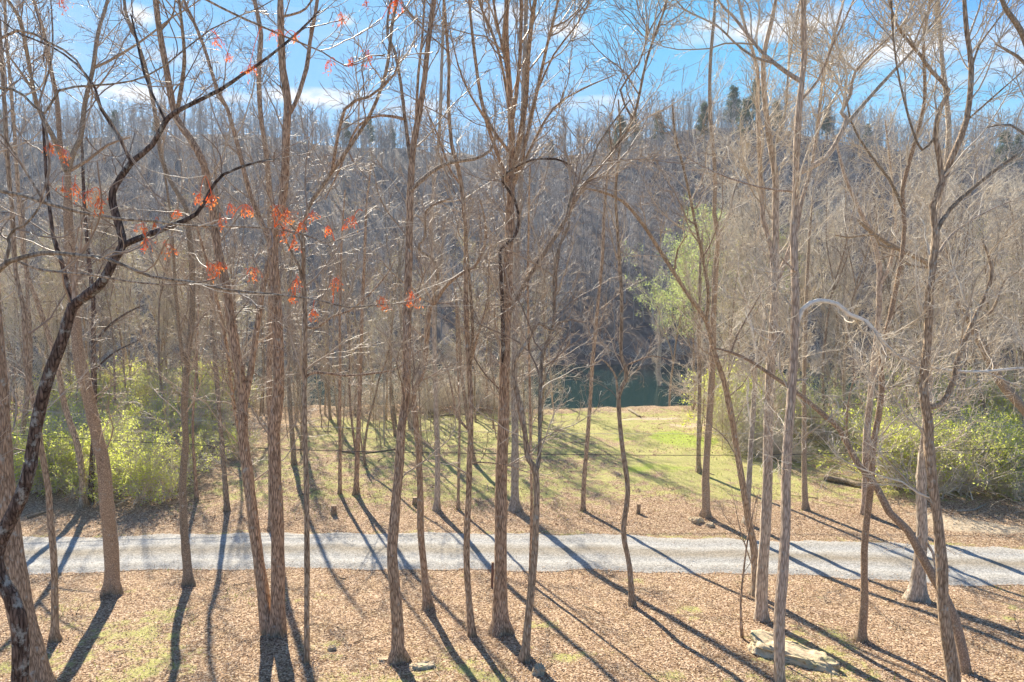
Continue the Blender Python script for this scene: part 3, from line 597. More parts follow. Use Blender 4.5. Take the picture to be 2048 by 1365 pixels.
B('tall_oak', 'tree', 'tallest straight trunk right of centre, by the flat rock, with an arching bleached limb', MB['pale'], TWP, [
  ([(1558, 1420), (1558, 1365), (1558, 1308), (1562, 1205), (1568, 1136), (1574, 1050), (1575, 964), (1579, 895), (1586, 829), (1596, 725), (1599, 622), (1598, 536), (1597, 467), (1601, 413), (1601, 310), (1603, 207), (1611, 120), (1611, 0)], 26, 12),
  ([(1601, 176), (1572, 145), (1527, 110), (1500, 79), (1462, 31), (1434, 0)], 10, 5), ([(1545, 128), (1510, 115), (1470, 85), (1434, 52), (1385, 30), (1350, 0)], 6, 3),
  ([(1604, 355), (1648, 320), (1679, 272), (1692, 238), (1681, 226), (1699, 189), (1706, 145), (1772, 76), (1840, 10)], 13, 4, .08),
  ([(1690, 250), (1761, 172), (1830, 100), (1865, 52), (1902, 0)], 9, 4, .1),
  ([(1600, 640), (1603, 619), (1634, 602), (1672, 608), (1699, 629), (1734, 643), (1761, 674), (1792, 708), (1847, 731), (1900, 740), (1968, 743), (2048, 736), (2120, 740)], 12, 5, -.05, 'white', 'bleached_limb'),
  ([(1600, 545), (1589, 543), (1561, 515)], 9, 4), ([(1601, 395), (1520, 375), (1430, 345), (1350, 300)], 6, 3), ([(1601, 200), (1640, 160), (1670, 90), (1712, 0)], 7, 4),
  ([(1594, 760), (1610, 760), (1622, 750)], 5, 3), ([(1588, 680), (1570, 660), (1545, 690), (1525, 720)], 4, 2)], depth=15.6, seed=24, flare=.2, dens=1.2)
B('arched_tree', 'tree', 'dark trunk at lower right arching far to the left across the road', MB['smooth'], TWB, [
  ([(1930, 1385), (1926, 1310), (1906, 1232), (1885, 1185), (1864, 1150), (1837, 1102), (1813, 1057), (1778, 1022), (1754, 971), (1723, 933), (1710, 911), (1682, 860), (1658, 836), (1623, 808), (1582, 777), (1541, 750), (1500, 722), (1462, 705), (1430, 697)], 24, 5, .18),
  ([(1690, 872), (1695, 820), (1705, 770), (1712, 745)], 4, 2), ([(1462, 705), (1475, 670), (1497, 630), (1520, 590)], 5, 3, .2)], depth=16.2, seed=25, flare=.3, dens=.7, crown_from=4, L1=1.4)
B('grey_birch', 'tree', 'smooth grey trunk crossing the arching dark trunk, foot alone on the leaves at right', MB['smooth'], TWP, [
  ([(1724, 1285), (1732, 1205), (1734, 1102), (1741, 1033), (1749, 964), (1751, 895), (1754, 863), (1765, 777), (1765, 708), (1782, 639), (1796, 570), (1806, 519), (1812, 450), (1806, 380), (1825, 300), (1850, 200), (1848, 80), (1860, 0)], 16, 6),
  ([(1786, 625), (1815, 590), (1840, 560)], 5, 3), ([(1768, 760), (1800, 770), (1840, 750)], 4, 2), ([(1810, 400), (1780, 360), (1740, 310), (1700, 240), (1690, 160)], 7, 3)], seed=26, flare=.7, dens=1.2)
B('pale_poplar', 'tree', 'pale blotched trunk beyond the road right behind the smooth grey one at right', MB['pale'], TWP, [
  ([(1733, 1030), (1735, 929), (1737, 863), (1744, 760), (1754, 657), (1758, 570), (1758, 529), (1745, 470), (1720, 420), (1690, 350), (1670, 270)], 17, 7),
  ([(1757, 560), (1780, 530), (1790, 440), (1780, 330), (1770, 240)], 9, 4)], seed=27, flare=.3, dens=1.2)
B('lichened_ash', 'tree', 'big lichen-spotted trunk at lower right with a U-shaped side limb half way up', MB['grey'], TWP, [
  ([(1912, 1430), (1906, 1365), (1895, 1291), (1885, 1222), (1883, 1136), (1875, 1050), (1865, 981), (1854, 895), (1852, 846), (1840, 777), (1851, 691), (1854, 588), (1861, 519), (1865, 467), (1858, 413), (1878, 362), (1866, 275), (1878, 215), (1896, 183), (1865, 145), (1840, 110), (1800, 60), (1780, 10)], 29, 5),
  ([(1858, 824), (1885, 808), (1906, 765), (1916, 725), (1933, 684), (1961, 622), (1978, 581), (1985, 536), (1964, 478)], 14, 6, .12),
  ([(1862, 455), (1899, 420), (1951, 372), (2002, 331), (2048, 300), (2110, 250)], 10, 6, .1),
  ([(1870, 385), (1906, 310), (1933, 241), (1944, 138), (1937, 69), (1930, 0)], 15, 9, .1), ([(1868, 290), (1846, 300), (1830, 260), (1815, 200), (1800, 120), (1790, 0)], 6, 4),
  ([(1945, 130), (1960, 90), (1990, 50), (2020, 0)], 6, 3), ([(1935, 235), (1990, 190), (2048, 140)], 5, 3)], depth=14.8, seed=28, flare=.3, dens=1.2)
B('roadside_sycamore', 'tree', 'pale broad-based trunk at the near road edge, behind the lichen-spotted trunk at right', MB['pale'], TWP, [
  ([(1836, 1200), (1837, 1153), (1844, 1067), (1844, 998), (1847, 929), (1855, 820), (1858, 725), (1863, 600), (1868, 480), (1890, 350), (1900, 250), (1885, 120), (1880, 0)], 26, 8),
  ([(1844, 1050), (1850, 1078), (1868, 1108), (1872, 1150)], 8, 5, -.3), ([(1866, 520), (1900, 470), (1960, 430), (2040, 395)], 7, 3)], seed=29, flare=.8, dens=1.2)
B('leaning_oak', 'tree', 'thick brown bough-like trunk leaning in from the right edge, over the lime green bushes', MB['smooth'], TWP, [
  ([(2190, 1010), (2120, 900), (2048, 815), (2002, 760), (1975, 708), (1947, 650), (1930, 615), (1899, 577), (1871, 536), (1830, 512), (1778, 488), (1734, 457), (1715, 440)], 26, 7, -.02),
  ([(1920, 600), (1900, 520), (1880, 480), (1860, 440)], 6, 3), ([(1870, 536), (1820, 530), (1790, 510), (1760, 520)], 6, 3), ([(1945, 650), (1985, 620), (2010, 560), (2048, 540)], 7, 3),
  ([(1800, 500), (1760, 490), (1750, 470), (1700, 475), (1670, 470)], 6, 3)], depth=24, seed=30, flare=.4, dens=1.7, crown_from=6)
B('bare_sapling', 'sapling', 'thin leafless pole, about a person high, stuck up left of the flat rock', MB['tan'], TWB, [
  ([(1482, 1277), (1479, 1205), (1486, 1136), (1496, 1067), (1513, 995)], 6, 3)], seed=31, dens=.25, crown_from=1.0, L1=.7, flare=.2)
B('corner_tree', 'tree', 'gnarled limb tree leaving the frame at the top right corner', MB['smooth'], TWP, [
  ([(2150, 1250), (2140, 900), (2130, 600), (2110, 350), (2080, 160), (2048, 62), (2020, 25), (2000, -20)], 24, 8), ([(2085, 180), (2048, 125), (2020, 105), (1990, 88)], 8, 5), ([(2105, 320), (2060, 280), (2020, 250), (1975, 255)], 8, 3)], depth=13, seed=32, dens=.9, crown_from=6)
# --- beyond the road
BUDS = (0.35, BUD, 0.045, 2)
def simple(name, label, mat, twm, pts, w0, w1, seed, **k):
    k.setdefault('flare', .3)
    return B(name, 'tree', label, mat, twm, [(pts, w0, w1)] + k.pop('limbs', []), seed=seed, **k)
simple('young_hickory', 'thin single trunk beyond the road, nearest one right of the slim sweeping trunk', MB['tan'], TW, [(680, 988), (680, 895), (678, 829), (678, 691), (677, 622), (682, 500), (690, 380)], 8, 4, 40, buds=BUDS)
simple('young_maple', 'double thin trunk beyond the road, left of the shaggy stone-footed trunk', MB['tan'], TW, [(711, 989), (714, 895), (718, 794), (721, 656), (725, 560), (730, 450), (742, 330)], 12, 5, 41, limbs=[([(714, 930), (701, 800), (700, 700), (690, 600)], 6, 3)], buds=BUDS)
simple('clump_tree', 'thin stem leaning right out of a leafy mound, behind the shaggy stone-footed trunk', MB['tan'], TW, [(731, 932), (729, 905), (736, 850), (750, 795), (760, 753), (776, 713), (785, 650), (792, 570)], 6, 3, 42, limbs=[([(726, 925), (722, 880), (715, 830)], 5, 3)], buds=BUDS)
simple('bank_tree', 'dark thick-based trunk far across the grass behind the shaggy stone-footed trunk', MB['grey'], TW, [(823, 858), (817, 820), (812, 760), (806, 680), (800, 580), (798, 480)], 12, 6, 43)
simple('thin_bank_tree', 'thin trunk tilting left far across the grass, left of the shaggy trunk', MB['tan'], TW, [(791, 873), (784, 832), (780, 792), (781, 740), (779, 660), (770, 560)], 7, 3, 44, buds=BUDS)
simple('pole_tree', 'farthest thin pole trunk at the back of the grass, left of the double thin trunk', MB['grey'], TW, [(661, 840), (659, 779), (657, 700), (655, 620), (650, 520)], 6, 3, 45)
simple('shaded_hickory', 'dark trunk beyond the road seen between the double trunk and the slim sweeping one', MB['grey'], TW, [(588, 930), (585, 860), (580, 800), (576, 726), (578, 640), (582, 540), (590, 430)], 11, 6, 46)
simple('meadow_tree', 'thin pale trunk beyond the road, just left of the knobby slim trunk', MB['tan'], TW, [(916, 1020), (917, 960), (918, 895), (918, 794), (915, 700), (912, 600)], 7, 4, 47, buds=BUDS)
simple('leafy_base_tree', 'dark trunk on the grass emerging behind the knobby slim trunk, casting a broad shadow', MB['grey'], TW, [(948, 928), (943, 880), (934, 820), (922, 740), (915, 640), (905, 540)], 11, 5, 48, buds=BUDS)
simple('bushy_maple', 'bushy low-branched tree on the river bank, right of the wavy trunk', MB['pale'], TWP, [(1323, 803), (1317, 743), (1320, 674), (1318, 600), (1310, 520)], 12, 4, 49, crown_from=1.5, dens=3.2, L1=2.4)
simple('ivy_tree', 'shaggy vine-hung trunk beside the bright grass patch', MB['grey'], TWP, [(1397, 945), (1396, 898), (1398, 725), (1400, 553), (1405, 460)], 11, 5, 50)
simple('grass_edge_tree', 'small straight trunk beyond the road, right of the tallest trunk, before the fallen log', MB['smooth'], TWP, [(1611, 1020), (1611, 895), (1612, 800), (1613, 725), (1613, 640), (1618, 520), (1625, 400)], 12, 6, 51)
simple('far_birch', 'thin straight trunk standing far behind the arching dark trunk', MB['pale'], TWP, [(1675, 850), (1679, 811), (1682, 691), (1692, 553), (1692, 450), (1698, 330)], 8, 4, 52)
simple('far_ash', 'thin dark trunk in the lime green brush right of the smooth grey trunk', MB['smooth'], TWP, [(1796, 850), (1797, 822), (1802, 657), (1806, 540), (1812, 400)], 8, 4, 53)
simple('brush_ash', 'dark slim trunk in the brush right of the U-shaped limb', MB['dark'], TWP, [(1934, 868), (1931, 800), (1920, 745), (1915, 640), (1920, 500)], 8, 4, 54)
simple('tilted_ash', 'slim trunk tilting left in the green brush under the leaning right-edge bough', MB['smooth'], TWP, [(1986, 905), (1982, 870), (1968, 811), (1950, 740), (1935, 650), (1930, 540)], 9, 4, 55)
simple('edge_hickory', 'dark trunk at the foot of the left bushes, right-hand of a close pair', MB['dark'], TWB, [(180, 1009), (183, 950), (187, 863), (189, 760), (189, 691), (189, 605), (179, 502), (170, 380), (160, 250)], 13, 6, 56, limbs=[([(190, 700), (215, 655), (255, 625), (290, 610)], 6, 3), ([(192, 745), (230, 705), (280, 680)], 5, 3)])
simple('edge_poplar', 'tan trunk tilting left at the foot of the left bushes, left-hand of a close pair', MB['tan'], TW, [(169, 1014), (162, 912), (150, 860), (134, 812), (120, 743), (100, 674), (79, 605), (59, 546), (45, 440), (35, 300), (20, 100), (15, 0)], 14, 6, 57)
simple('road_far_tree', 'slim grey trunk at the far road edge, left of the shaggy double trunk', MB['grey'], TW, [(455, 1022), (452, 960), (448, 912), (441, 829), (430, 708), (424, 657), (425, 560), (435, 450), (430, 330)], 12, 6, 58)
simple('brush_tree', 'short thin trunk by a heap of brush, between two slim trunks at left', MB['tan'], TW, [(393, 1000), (390, 940), (388, 895), (388, 820), (392, 720), (398, 600)], 9, 4, 59)
simple('left_back_tree', 'slim lichened trunk among the left bushes, left of the dark leaning maple fork', MB['grey'], TW, [(40, 960), (45, 860), (58, 760), (60, 640), (52, 520), (45, 400)], 12, 6, 60)

# ------------------------------------------------------------------ repeated trees (copies share mesh data)
def make_variant(seed, H, r0, twm_r=.006, dense=1.0, fork=2, lean=.04, cf=.3, L1=.17, n3m=3.2):
    rg = np.random.default_rng(seed)
    K = 14
    P = np.zeros((1, K, 3)); d = np.array((rg.normal(0, lean), rg.normal(0, lean), 1.0))
    for i in range(1, K):
        P[0, i] = P[0, i - 1] + unit(d) * H / (K - 1); d = unit(d + rg.normal(0, .05, 3) * np.array((1, 1, .2)))
    w = np.linspace(0, 1, K); Rr = (r0 * (1 - w) ** .75 + .012)[None]; Rr[0, 0] *= 1.35
    tr = Bag(); Pe = P.copy(); Pe[0, 0, 2] -= .5; tr.add(*tubes(Pe, Rr, 8, .05, rg=rg))
    FP, FR, FL = spawn(P, Rr, fork, .3, .7, H * .5, (12, 28), 9, .06, .25, .011, .012, rg, taper=.4)
    tr.add(*tubes(FP, FR, 6))
    cr = Bag(); tips = []
    for Q, q, n, lo in ((P, Rr, int(26 * dense), cf), (FP, FR, int(9 * dense), .1)):
        B1, R1, l1 = spawn(Q, q, n, lo, 1, H * L1, (30, 70), 7, .15, .22, .0085, twm_r, rg, taper=.5)
        B2, R2, l2 = spawn(B1, R1, max(2, int(7 * dense)), .15, 1, l1 * .45, (25, 62), 5, .22, .1, .006, twm_r * .8, rg)
        B3, R3, l3 = spawn(B2, R2, max(1, int(n3m * dense)), .2, 1, l2 * .6, (25, 60), 3, .25, .05, .005, twm_r * .7, rg)
        cr.add(*tubes(B1, R1, 4)); cr.add(*tubes(B2, R2, 3)); cr.add(*tubes(B3, R3, 3)); tips += [B3[:, -1], B2[:, -1]]
    return tr, cr, np.concatenate(tips)
def variant_meshes(i, args, mt, tm, foliage=None):
    tr, cr, tips = make_variant(*args[0], **args[1])
    a = tr.mesh('trunk'); a.materials.append(mt); b_ = cr.mesh('crown'); b_.materials.append(tm); c = None
    if foliage:
        rg = np.random.default_rng(900 + i); pp = tips[rg.random(len(tips)) < foliage[0]]
        pp = np.repeat(pp, foliage[3], 0) + rg.normal(0, foliage[4], (len(pp) * foliage[3], 3)); V, F = leaves(pp, foliage[2], rg); c = mkmesh('foliage', V, F, False); c.materials.append(foliage[1])
    return a, b_, c
def place(kind, meshes, x_, y_, rz, sc, label, cat, group, dz=0):
    z_ = float(ground(x_, y_)); r = emp(kind, (x_, y_, z_ - .05 + dz), label, cat, group, rz, sc)
    for nm, me_ in zip(('trunk', 'crown', 'foliage'), meshes):
        if me_: o = bpy.data.objects.new(nm, me_); C.objects.link(o); o.parent = r
    return r
mid = [variant_meshes(i, ((200 + i, 15 + (i % 3) * 2, .065 + .02 * (i % 3)), dict(dense=1.6, fork=2 + i % 2, cf=.12 + .05 * (i % 3), twm_r=.011, L1=.19)), MB[['tan', 'grey', 'pale', 'grey', 'smooth', 'tan'][i]], [TWP, TW, TWP, TWP, TWP, TWP][i], (.35, BUD, .09, 2, .07) if i in (0, 5) else None) for i in range(6)]
lite = [variant_meshes(10 + i, ((240 + i, 13 + i * 1.5, .06 + .01 * i), dict(dense=1.0, fork=2, cf=.15, twm_r=.0075, L1=.19)), MB[('tan', 'pale', 'grey')[i]], (TWP, TWP, TW)[i], (.3, BUD, .08, 2, .07) if i < 2 else None) for i in range(3)]
rg = np.random.default_rng(42)
placed = []
def far_enough(x_, y_, d):
    for a, b_ in placed:
        if (a - x_) ** 2 + (b_ - y_) ** 2 < d * d: return False
    placed.append((x_, y_)); return True
for o in list(S.objects):
    if o.type == 'EMPTY': placed.append((o.location.x, o.location.y))
n = 0; tries = 0
while n < 165 and tries < 12000:
    tries += 1
    y_ = rg.uniform(38, 61); x_ = rg.uniform(-1.05, 1.05) * (y_ * .95)
    pxx = 1024 + x_ / y_ * f0
    if 480 < pxx < 1440:
        # the clearing: only the odd tree, none in front of the river gap
        if y_ < 50 or 1110 < pxx < 1390 or rg.random() < .5: continue
    elif (x_ < 0 and y_ < 44) or (x_ > 0 and pxx < 1700 and y_ < 44): continue
    if not far_enough(x_, y_, 2.3): continue
    i = int(rg.integers(0, 6)) if pxx < 1200 else int(rg.choice((2, 3, 4, 2, 3)))
    if 620 < pxx < 1200 and rg.random() < .7: i = int(rg.choice((0, 5)))
    side = 'left' if pxx < 480 else ('right' if pxx > 1440 else 'middle')
    lab = {'left': 'bare brown tree standing in the dense wood behind the bushes at left', 'right': 'pale bare tree in the thicket behind the lime green bushes at right', 'middle': 'bare tree on the near river bank behind the grassy clearing'}[side]
    grp = {'left': 'trees in the wood at left', 'right': 'trees in the wood at right', 'middle': 'trees along the near river bank'}[side]
    kind = ['hickory_tree', 'ash_tree', 'poplar_tree', 'elm_tree', 'beech_tree', 'maple_tree'][i]
    M_ = mid[i]
    if side == 'middle' or y_ < 53: M_ = lite[i % 3]
    place(kind, M_, x_, y_, rg.uniform(0, 6.28), rg.uniform(.8, 1.15), lab, 'tree', grp); n += 1
print('mid trees', n, 'tries', tries)
k = 0
while k < 44:
    y_ = rg.uniform(40, 58); pxx = rg.uniform(480, 1090) if k < 36 else rg.uniform(1380, 1480); x_ = (pxx - 1024) / f0 * y_
    if not far_enough(x_, y_, 1.1): continue
    place('sapling', lite[k % 3], x_, y_, rg.uniform(0, 6.28), rg.uniform(.25, .65), 'sapling', 'sapling', 'saplings on the clearing'); k += 1

# far bank row and the hillside wood
hv = [make_variant(300 + i, 15 + (i % 3) * 2, .13, dense=.75, fork=1 + i % 2, cf=.2, twm_r=.027, L1=.2, n3m=3) for i in range(5)]
hvm = []
for i, (a, b_, tp) in enumerate(hv):
    a_ = a.mesh('trunk'); a_.materials.append(BKH); c_ = b_.mesh('crown'); c_.materials.append(TWH); hvm.append((a_, c_, None))
n = 0
while n < 80:
    y_ = rg.uniform(113, 124); x_ = rg.uniform(-1, 1) * y_ * .85
    if not far_enough(x_, y_, 2.4): continue
    i = int(rg.integers(0, 5)); place('riverside_tree', hvm[i], x_, y_, rg.uniform(0, 6.28), rg.uniform(.6, 1.0), 'greyish bare tree on the far bank of the river', 'tree', 'trees on the far river bank'); n += 1
arr = []
for a, b_, tp in hv:
    Va = np.concatenate(a.V); Fa = np.concatenate(a.F); Vb = np.concatenate(b_.V); Fb = np.concatenate(b_.F); arr.append((Va, Fa, Vb, Fb))
tb = Bag(); cb = Bag(); n = 0
while n < 2500:
    y_ = rg.uniform(122, 285) ; x_ = rg.uniform(-1, 1) * y_ * .88
    if rg.random() > .55 + .45 * (y_ > 225): continue
    Va, Fa, Vb, Fb = arr[int(rg.integers(0, 5))]; z_ = float(ground(x_, y_)); s_ = rg.uniform(.6, 1.05); th = rg.uniform(0, 6.28); c_, q_ = math.cos(th), math.sin(th)
    Rm = np.array(((c_, q_, 0), (-q_, c_, 0), (0, 0, 1))) * s_; off = np.array((x_, y_, z_ - .2))
    tb.add(Va @ Rm + off, Fa); cb.add(Vb @ Rm + off, Fb); n += 1
hw = tb.mesh('hillside_wood'); nf = len(hw.polygons)
V = np.concatenate(tb.V + cb.V); F = np.concatenate([np.concatenate(tb.F), np.concatenate(cb.F) + tb.n])
bpy.data.meshes.remove(hw); hw = mkmesh('hillside_wood', V, F); hw.materials.append(BKH); hw.materials.append(TWH)
mi = np.zeros(len(F), dtype=np.int32); mi[nf:] = 1; hw.polygons.foreach_set('material_index', mi)
tag(ob('hillside_wood', hw), 'bare grey wood covering the far hillside up to the ridge', 'wood', kind='stuff')
print('hill faces', len(F)); del V, F, tb, cb

# pines on the ridge and slope
def pine_meshes(seed, H, leafm, r0=.17, n_b=70, size=.35, per=16, twr=.012):
    rg = np.random.default_rng(seed); K = 12; P = np.zeros((1, K, 3))
    for i in range(1, K): P[0, i] = P[0, i - 1] + np.array((rg.normal(0, .03), rg.normal(0, .03), 1)) * H / (K - 1)
    w = np.linspace(0, 1, K); Rr = (r0 * (1 - w) + .02)[None]; tr = Bag(); tr.add(*tubes(P, Rr, 8, .04, rg=rg))
    B1, R1, l1 = spawn(P, Rr, n_b, .35, 1, H * .2, (60, 95), 6, .12, .12, .008, twr, rg, taper=.75)
    B2, R2, l2 = spawn(B1, R1, 6, .25, 1, l1 * .4, (25, 60), 4, .2, .1, .006, twr * .7, rg)
    tr.add(*tubes(B1, R1, 4)); tr.add(*tubes(B2, R2, 3))
    pts = np.concatenate([B2[:, 1], B2[:, 2], B2[:, -1], B1[:, -1]]); pts = np.repeat(pts, per, 0) + rg.normal(0, .22, (len(pts) * per, 3))
    V, F = leaves(pts, size, rg, asp=.16); a = tr.mesh('trunk'); c = mkmesh('needles', V, F, False); c.materials.append(leafm); return a, c
pm = [pine_meshes(50 + i, 15, PINE, per=7, size=.5) for i in range(2)]
for a, c in pm: a.materials.append(MB['grey'])
def put_pine(px, py, y_, m_, sc, label, group=None):
    x_ = (px - 1024) / f0 * y_ * 1.0; z_ = float(ground(x_, y_)); r = emp('pine_tree', (x_, y_, z_ - .2), label, 'pine tree', group, rg.uniform(0, 6), sc)
    for nm, me_ in zip(('trunk', 'crown'), m_): o = bpy.data.objects.new(nm, me_); C.objects.link(o); o.parent = r
for px, y_, sc in ((20, 235, .9), (250, 240, .8), (330, 232, .7), (700, 238, .8), (745, 240, .85), (790, 236, .7), (1235, 225, 1.15), (1262, 232, 1.0), (1210, 236, .8), (1310, 228, .9), (1400, 222, 1.0), (1455, 228, 1.2), (1480, 215, 1.1), (1500, 236, 1.25), (1540, 222, 1.0), (1640, 228, .9), (1720, 226, .8), (1990, 205, 1.1), (2015, 214, .9), (1100, 236, .7)):
    put_pine(px, 0, y_, pm[int(rg.integers(0, 2))], sc, 'dark green pine among bare trees along the ridge of the far hill', 'pines along the ridge')
for k, (px, y_, sc_, lab_) in enumerate(((1345, 63.5, 1.05, 'feathery pale green leafing tree beside the river, right of the wavy trunk'), (1395, 61.5, .95, 'second pale green leafing tree, right beside the feathery one at the river'), (1475, 60.5, .8, 'smaller pale green leafing tree behind the slanting trunk'))):
    gm_ = variant_meshes(30 + k, ((260 + k, 20, .10), dict(dense=1.0, fork=3, cf=.45, twm_r=.009, L1=.24)), MB['grey'], TWP, (.85, PINEL, .13, 6, .22))
    place('leafing_tree', gm_, (px - 1024) / f0 * y_, y_, k * 2.0, sc_, lab_, 'tree', None)

# ------------------------------------------------------------------ shrubs
def shrub_meshes(seed, leafm, twm, H=2.5, nst=18, fol=.9, size=.085, per=5, spread=(8, 50), n3=6):
    rg = np.random.default_rng(seed); st = Bag()
    P0 = np.zeros((1, 3, 3)); P0[0, :, 2] = (-.1, .05, .2); R0 = np.full((1, 3), .05)
    B1, R1, l1 = spawn(P0, R0, nst, 0, 1, H * 1.15, spread, 9, .17, .05, .006, .006, rg, taper=.3)
    B1[:, 0, :2] += rg.normal(0, .35, (nst, 2))
    B2, R2, l2 = spawn(B1, R1, 7, .15, 1, l1 * .5, (20, 65), 6, .24, .02, .006, .0045, rg)
    B3, R3, l3 = spawn(B2, R2, n3, .1, 1, l2 * .6, (20, 65), 4, .25, .02, .005, .0035, rg)
    for a, b_, s_ in ((B1, R1, 5), (B2, R2, 3), (B3, R3, 3)): st.add(*tubes(a, b_, s_))
    a = st.mesh('stems'); a.materials.append(twm); c = None
    if leafm:
        pts = B3.reshape(-1, 3); pts = pts[rg.random(len(pts)) < fol]; pts = np.repeat(pts, per, 0) + rg.normal(0, .05, (len(pts) * per, 3))
        V, F = leaves(pts, size, rg); c = mkmesh('foliage', V, F, False); c.materials.append(leafm)
    return a, c
sv = {'lime': [shrub_meshes(70 + i, LIME, TWP, per=2, fol=.30) for i in range(2)], 'soft': [shrub_meshes(75 + i, LIME2, TWP, H=3.0, per=1, fol=.4, size=.075) for i in range(2)], 'bare': [shrub_meshes(80 + i, None, TWP, H=2.6, nst=(20, 13, 10)[i], n3=(6, 5, 4)[i], spread=(15, 75)) for i in range(3)]}
def put_shrub(kind, px, py, sc, label, group):
    h = hit(px, py); m_ = sv[kind][int(rg.integers(0, len(sv[kind])))]
    r = emp({'lime': 'leafy_shrub', 'soft': 'green_shrub', 'bare': 'bare_shrub'}[kind], (h[0], h[1], float(ground(h[0], h[1]))), label, 'shrub', group, rg.uniform(0, 6.28), sc)
    for nm, me_ in zip(('stems', 'foliage'), m_):
        if me_: o = bpy.data.objects.new(nm, me_); C.objects.link(o); o.parent = r
def scatter(kind, n, x0, x1, y0, y1, s0, s1, label, group):
    for _ in range(n): put_shrub(kind, rg.uniform(x0, x1), rg.uniform(y0, y1), rg.uniform(s0, s1), label, group)
LL, LR_ = 'lime green leafing shrub in the thicket at left', 'lime green leafing shrub in the thicket at right'
scatter('lime', 24, 50, 370, 890, 1010, .8, 1.5, LL, 'leafing shrubs at left'); scatter('lime', 5, 400, 480, 870, 925, .5, .8, LL, 'leafing shrubs at left')
scatter('soft', 12, 100, 470, 830, 890, 1.0, 1.5, 'soft green tall shrub behind the lime ones at left', 'soft green shrubs at left')
scatter('lime', 8, 200, 310, 812, 840, 1.3, 2.0, LL, 'leafing shrubs at left'); scatter('lime', 14, 1400, 2080, 835, 872, 1.2, 2.0, LR_, 'leafing shrubs at right'); scatter('lime', 8, 60, 340, 840, 880, 1.2, 1.8, LL, 'leafing shrubs at left'); scatter('lime', 4, 380, 450, 815, 840, 1.4, 1.7, LL, 'leafing shrubs at left')
scatter('bare', 22, 60, 500, 840, 960, .8, 1.3, 'tangled leafless shrub in the thicket at left', 'leafless shrubs at left')
scatter('lime', 22, 1730, 2060, 880, 990, 1.1, 1.7, LR_, 'leafing shrubs at right'); scatter('lime', 3, 1990, 2080, 990, 1010, .5, .7, LR_, 'leafing shrubs at right')
scatter('soft', 16, 1420, 1760, 850, 905, 1.0, 1.6, 'soft green brushy shrub behind the pale trunks right of centre', 'soft green shrubs at right'); scatter('soft', 12, 1740, 2080, 840, 880, 1.2, 1.8, 'soft green brushy shrub behind the pale trunks right of centre', 'soft green shrubs at right')
scatter('bare', 44, 1500, 2090, 885, 1020, .6, 1.1, 'tangled straw coloured leafless shrub in the thicket at right', 'leafless shrubs at right') if False else None
for _ in range(44):
    px = rg.uniform(1470, 2100); lo = np.interp(px, (1470, 1700, 1800, 2050), (915, 955, 985, 1030)); put_shrub('bare', px, rg.uniform(870, lo), rg.uniform(.6, 1.1), 'tangled straw coloured leafless shrub in the thicket at right', 'leafless shrubs at right')
scatter('bare', 12, 1080, 1250, 797, 806, .7, 1.1, 'low bare brush at the river edge in the middle', 'brush at the river edge'); scatter('bare', 10, 480, 1110, 812, 825, .5, 1.2, 'low bare brush at the river edge in the middle', 'brush at the river edge')
for _ in range(64):
    yy_ = rg.uniform(56.5, 60.5); px = rg.uniform(470, 1100) if _ < 34 else (rg.uniform(1405, 1500) if _ < 44 else rg.uniform(-150, 470)); xx_ = (px - 1024) / f0 * yy_; m_ = sv['bare'][int(rg.integers(1, 3))]
    q_ = emp('bare_shrub', (xx_, yy_, float(ground(xx_, yy_)) - .1), 'bare brush', 'shrub', 'brush at the river edge', rg.uniform(0, 6.28), rg.uniform(1.0, 2.0))
    o = bpy.data.objects.new('stems', m_[0]); C.objects.link(o); o.parent = q_
for _ in range(46):
    yy_ = rg.uniform(109.5, 114); xx_ = rg.uniform(-1, 1) * 80; m_ = sv['bare'][int(rg.integers(0, 3))]
    q_ = emp('bank_shrub', (xx_, yy_, float(ground(xx_, yy_))), 'leafless shrub overhanging the far edge of the river', 'shrub', 'shrubs on the far river bank', rg.uniform(0, 6.28), rg.uniform(1.0, 2.0))
    o = bpy.data.objects.new('stems', m_[0]); C.objects.link(o); o.parent = q_
scatter('bare', 10, 600, 1000, 820, 860, .25, .5, 'small bare tuft of stems on the grassy clearing', 'small tufts on the clearing')

# every repeat gets a label of its own: by the landmark trunk it is seen beside and its rank there
LM = [(60, 'dark leaning maple'), (185, 'stout leaning trunk'), (370, 'narrow forked trunk'), (490, 'shaggy left twin'), (556, 'shaggy right twin'), (604, 'slim sweeping trunk'), (802, 'stone-footed trunk'), (835, 'kinked trunk'), (937, 'knobby trunk'), (1008, 'thickest trunk'), (1080, 'bent grey trunk'), (1178, 'straight pole trunk'), (1245, 'wavy trunk'), (1422, 'upright dark trunk'), (1465, 'slanting trunk'), (1540, 'pinkish trunk'), (1583, 'tallest trunk'), (1755, 'smooth crossing trunk'), (1852, 'U-limbed trunk'), (2035, 'right-edge leaning trunk')]
SHORT = {'trees in the wood at left': 'bare tree in left wood', 'trees in the wood at right': 'pale bare tree in right thicket', 'trees along the near river bank': 'bare tree on near river bank', 'trees on the far river bank': 'greyish tree across the river', 'pines along the ridge': 'dark pine on the ridge',
 'leafing shrubs at left': 'lime green shrub', 'leafing shrubs at right': 'lime green shrub', 'soft green shrubs at left': 'soft green shrub', 'soft green shrubs at right': 'soft green brushy shrub', 'leafless shrubs at left': 'tangled leafless shrub', 'leafless shrubs at right': 'straw coloured leafless shrub', 'brush at the river edge': 'bare brush at river edge', 'small tufts on the clearing': 'small bare tuft on clearing', 'saplings on the clearing': 'thin bare sapling on clearing', 'shrubs on the far river bank': 'leafless shrub across the river'}
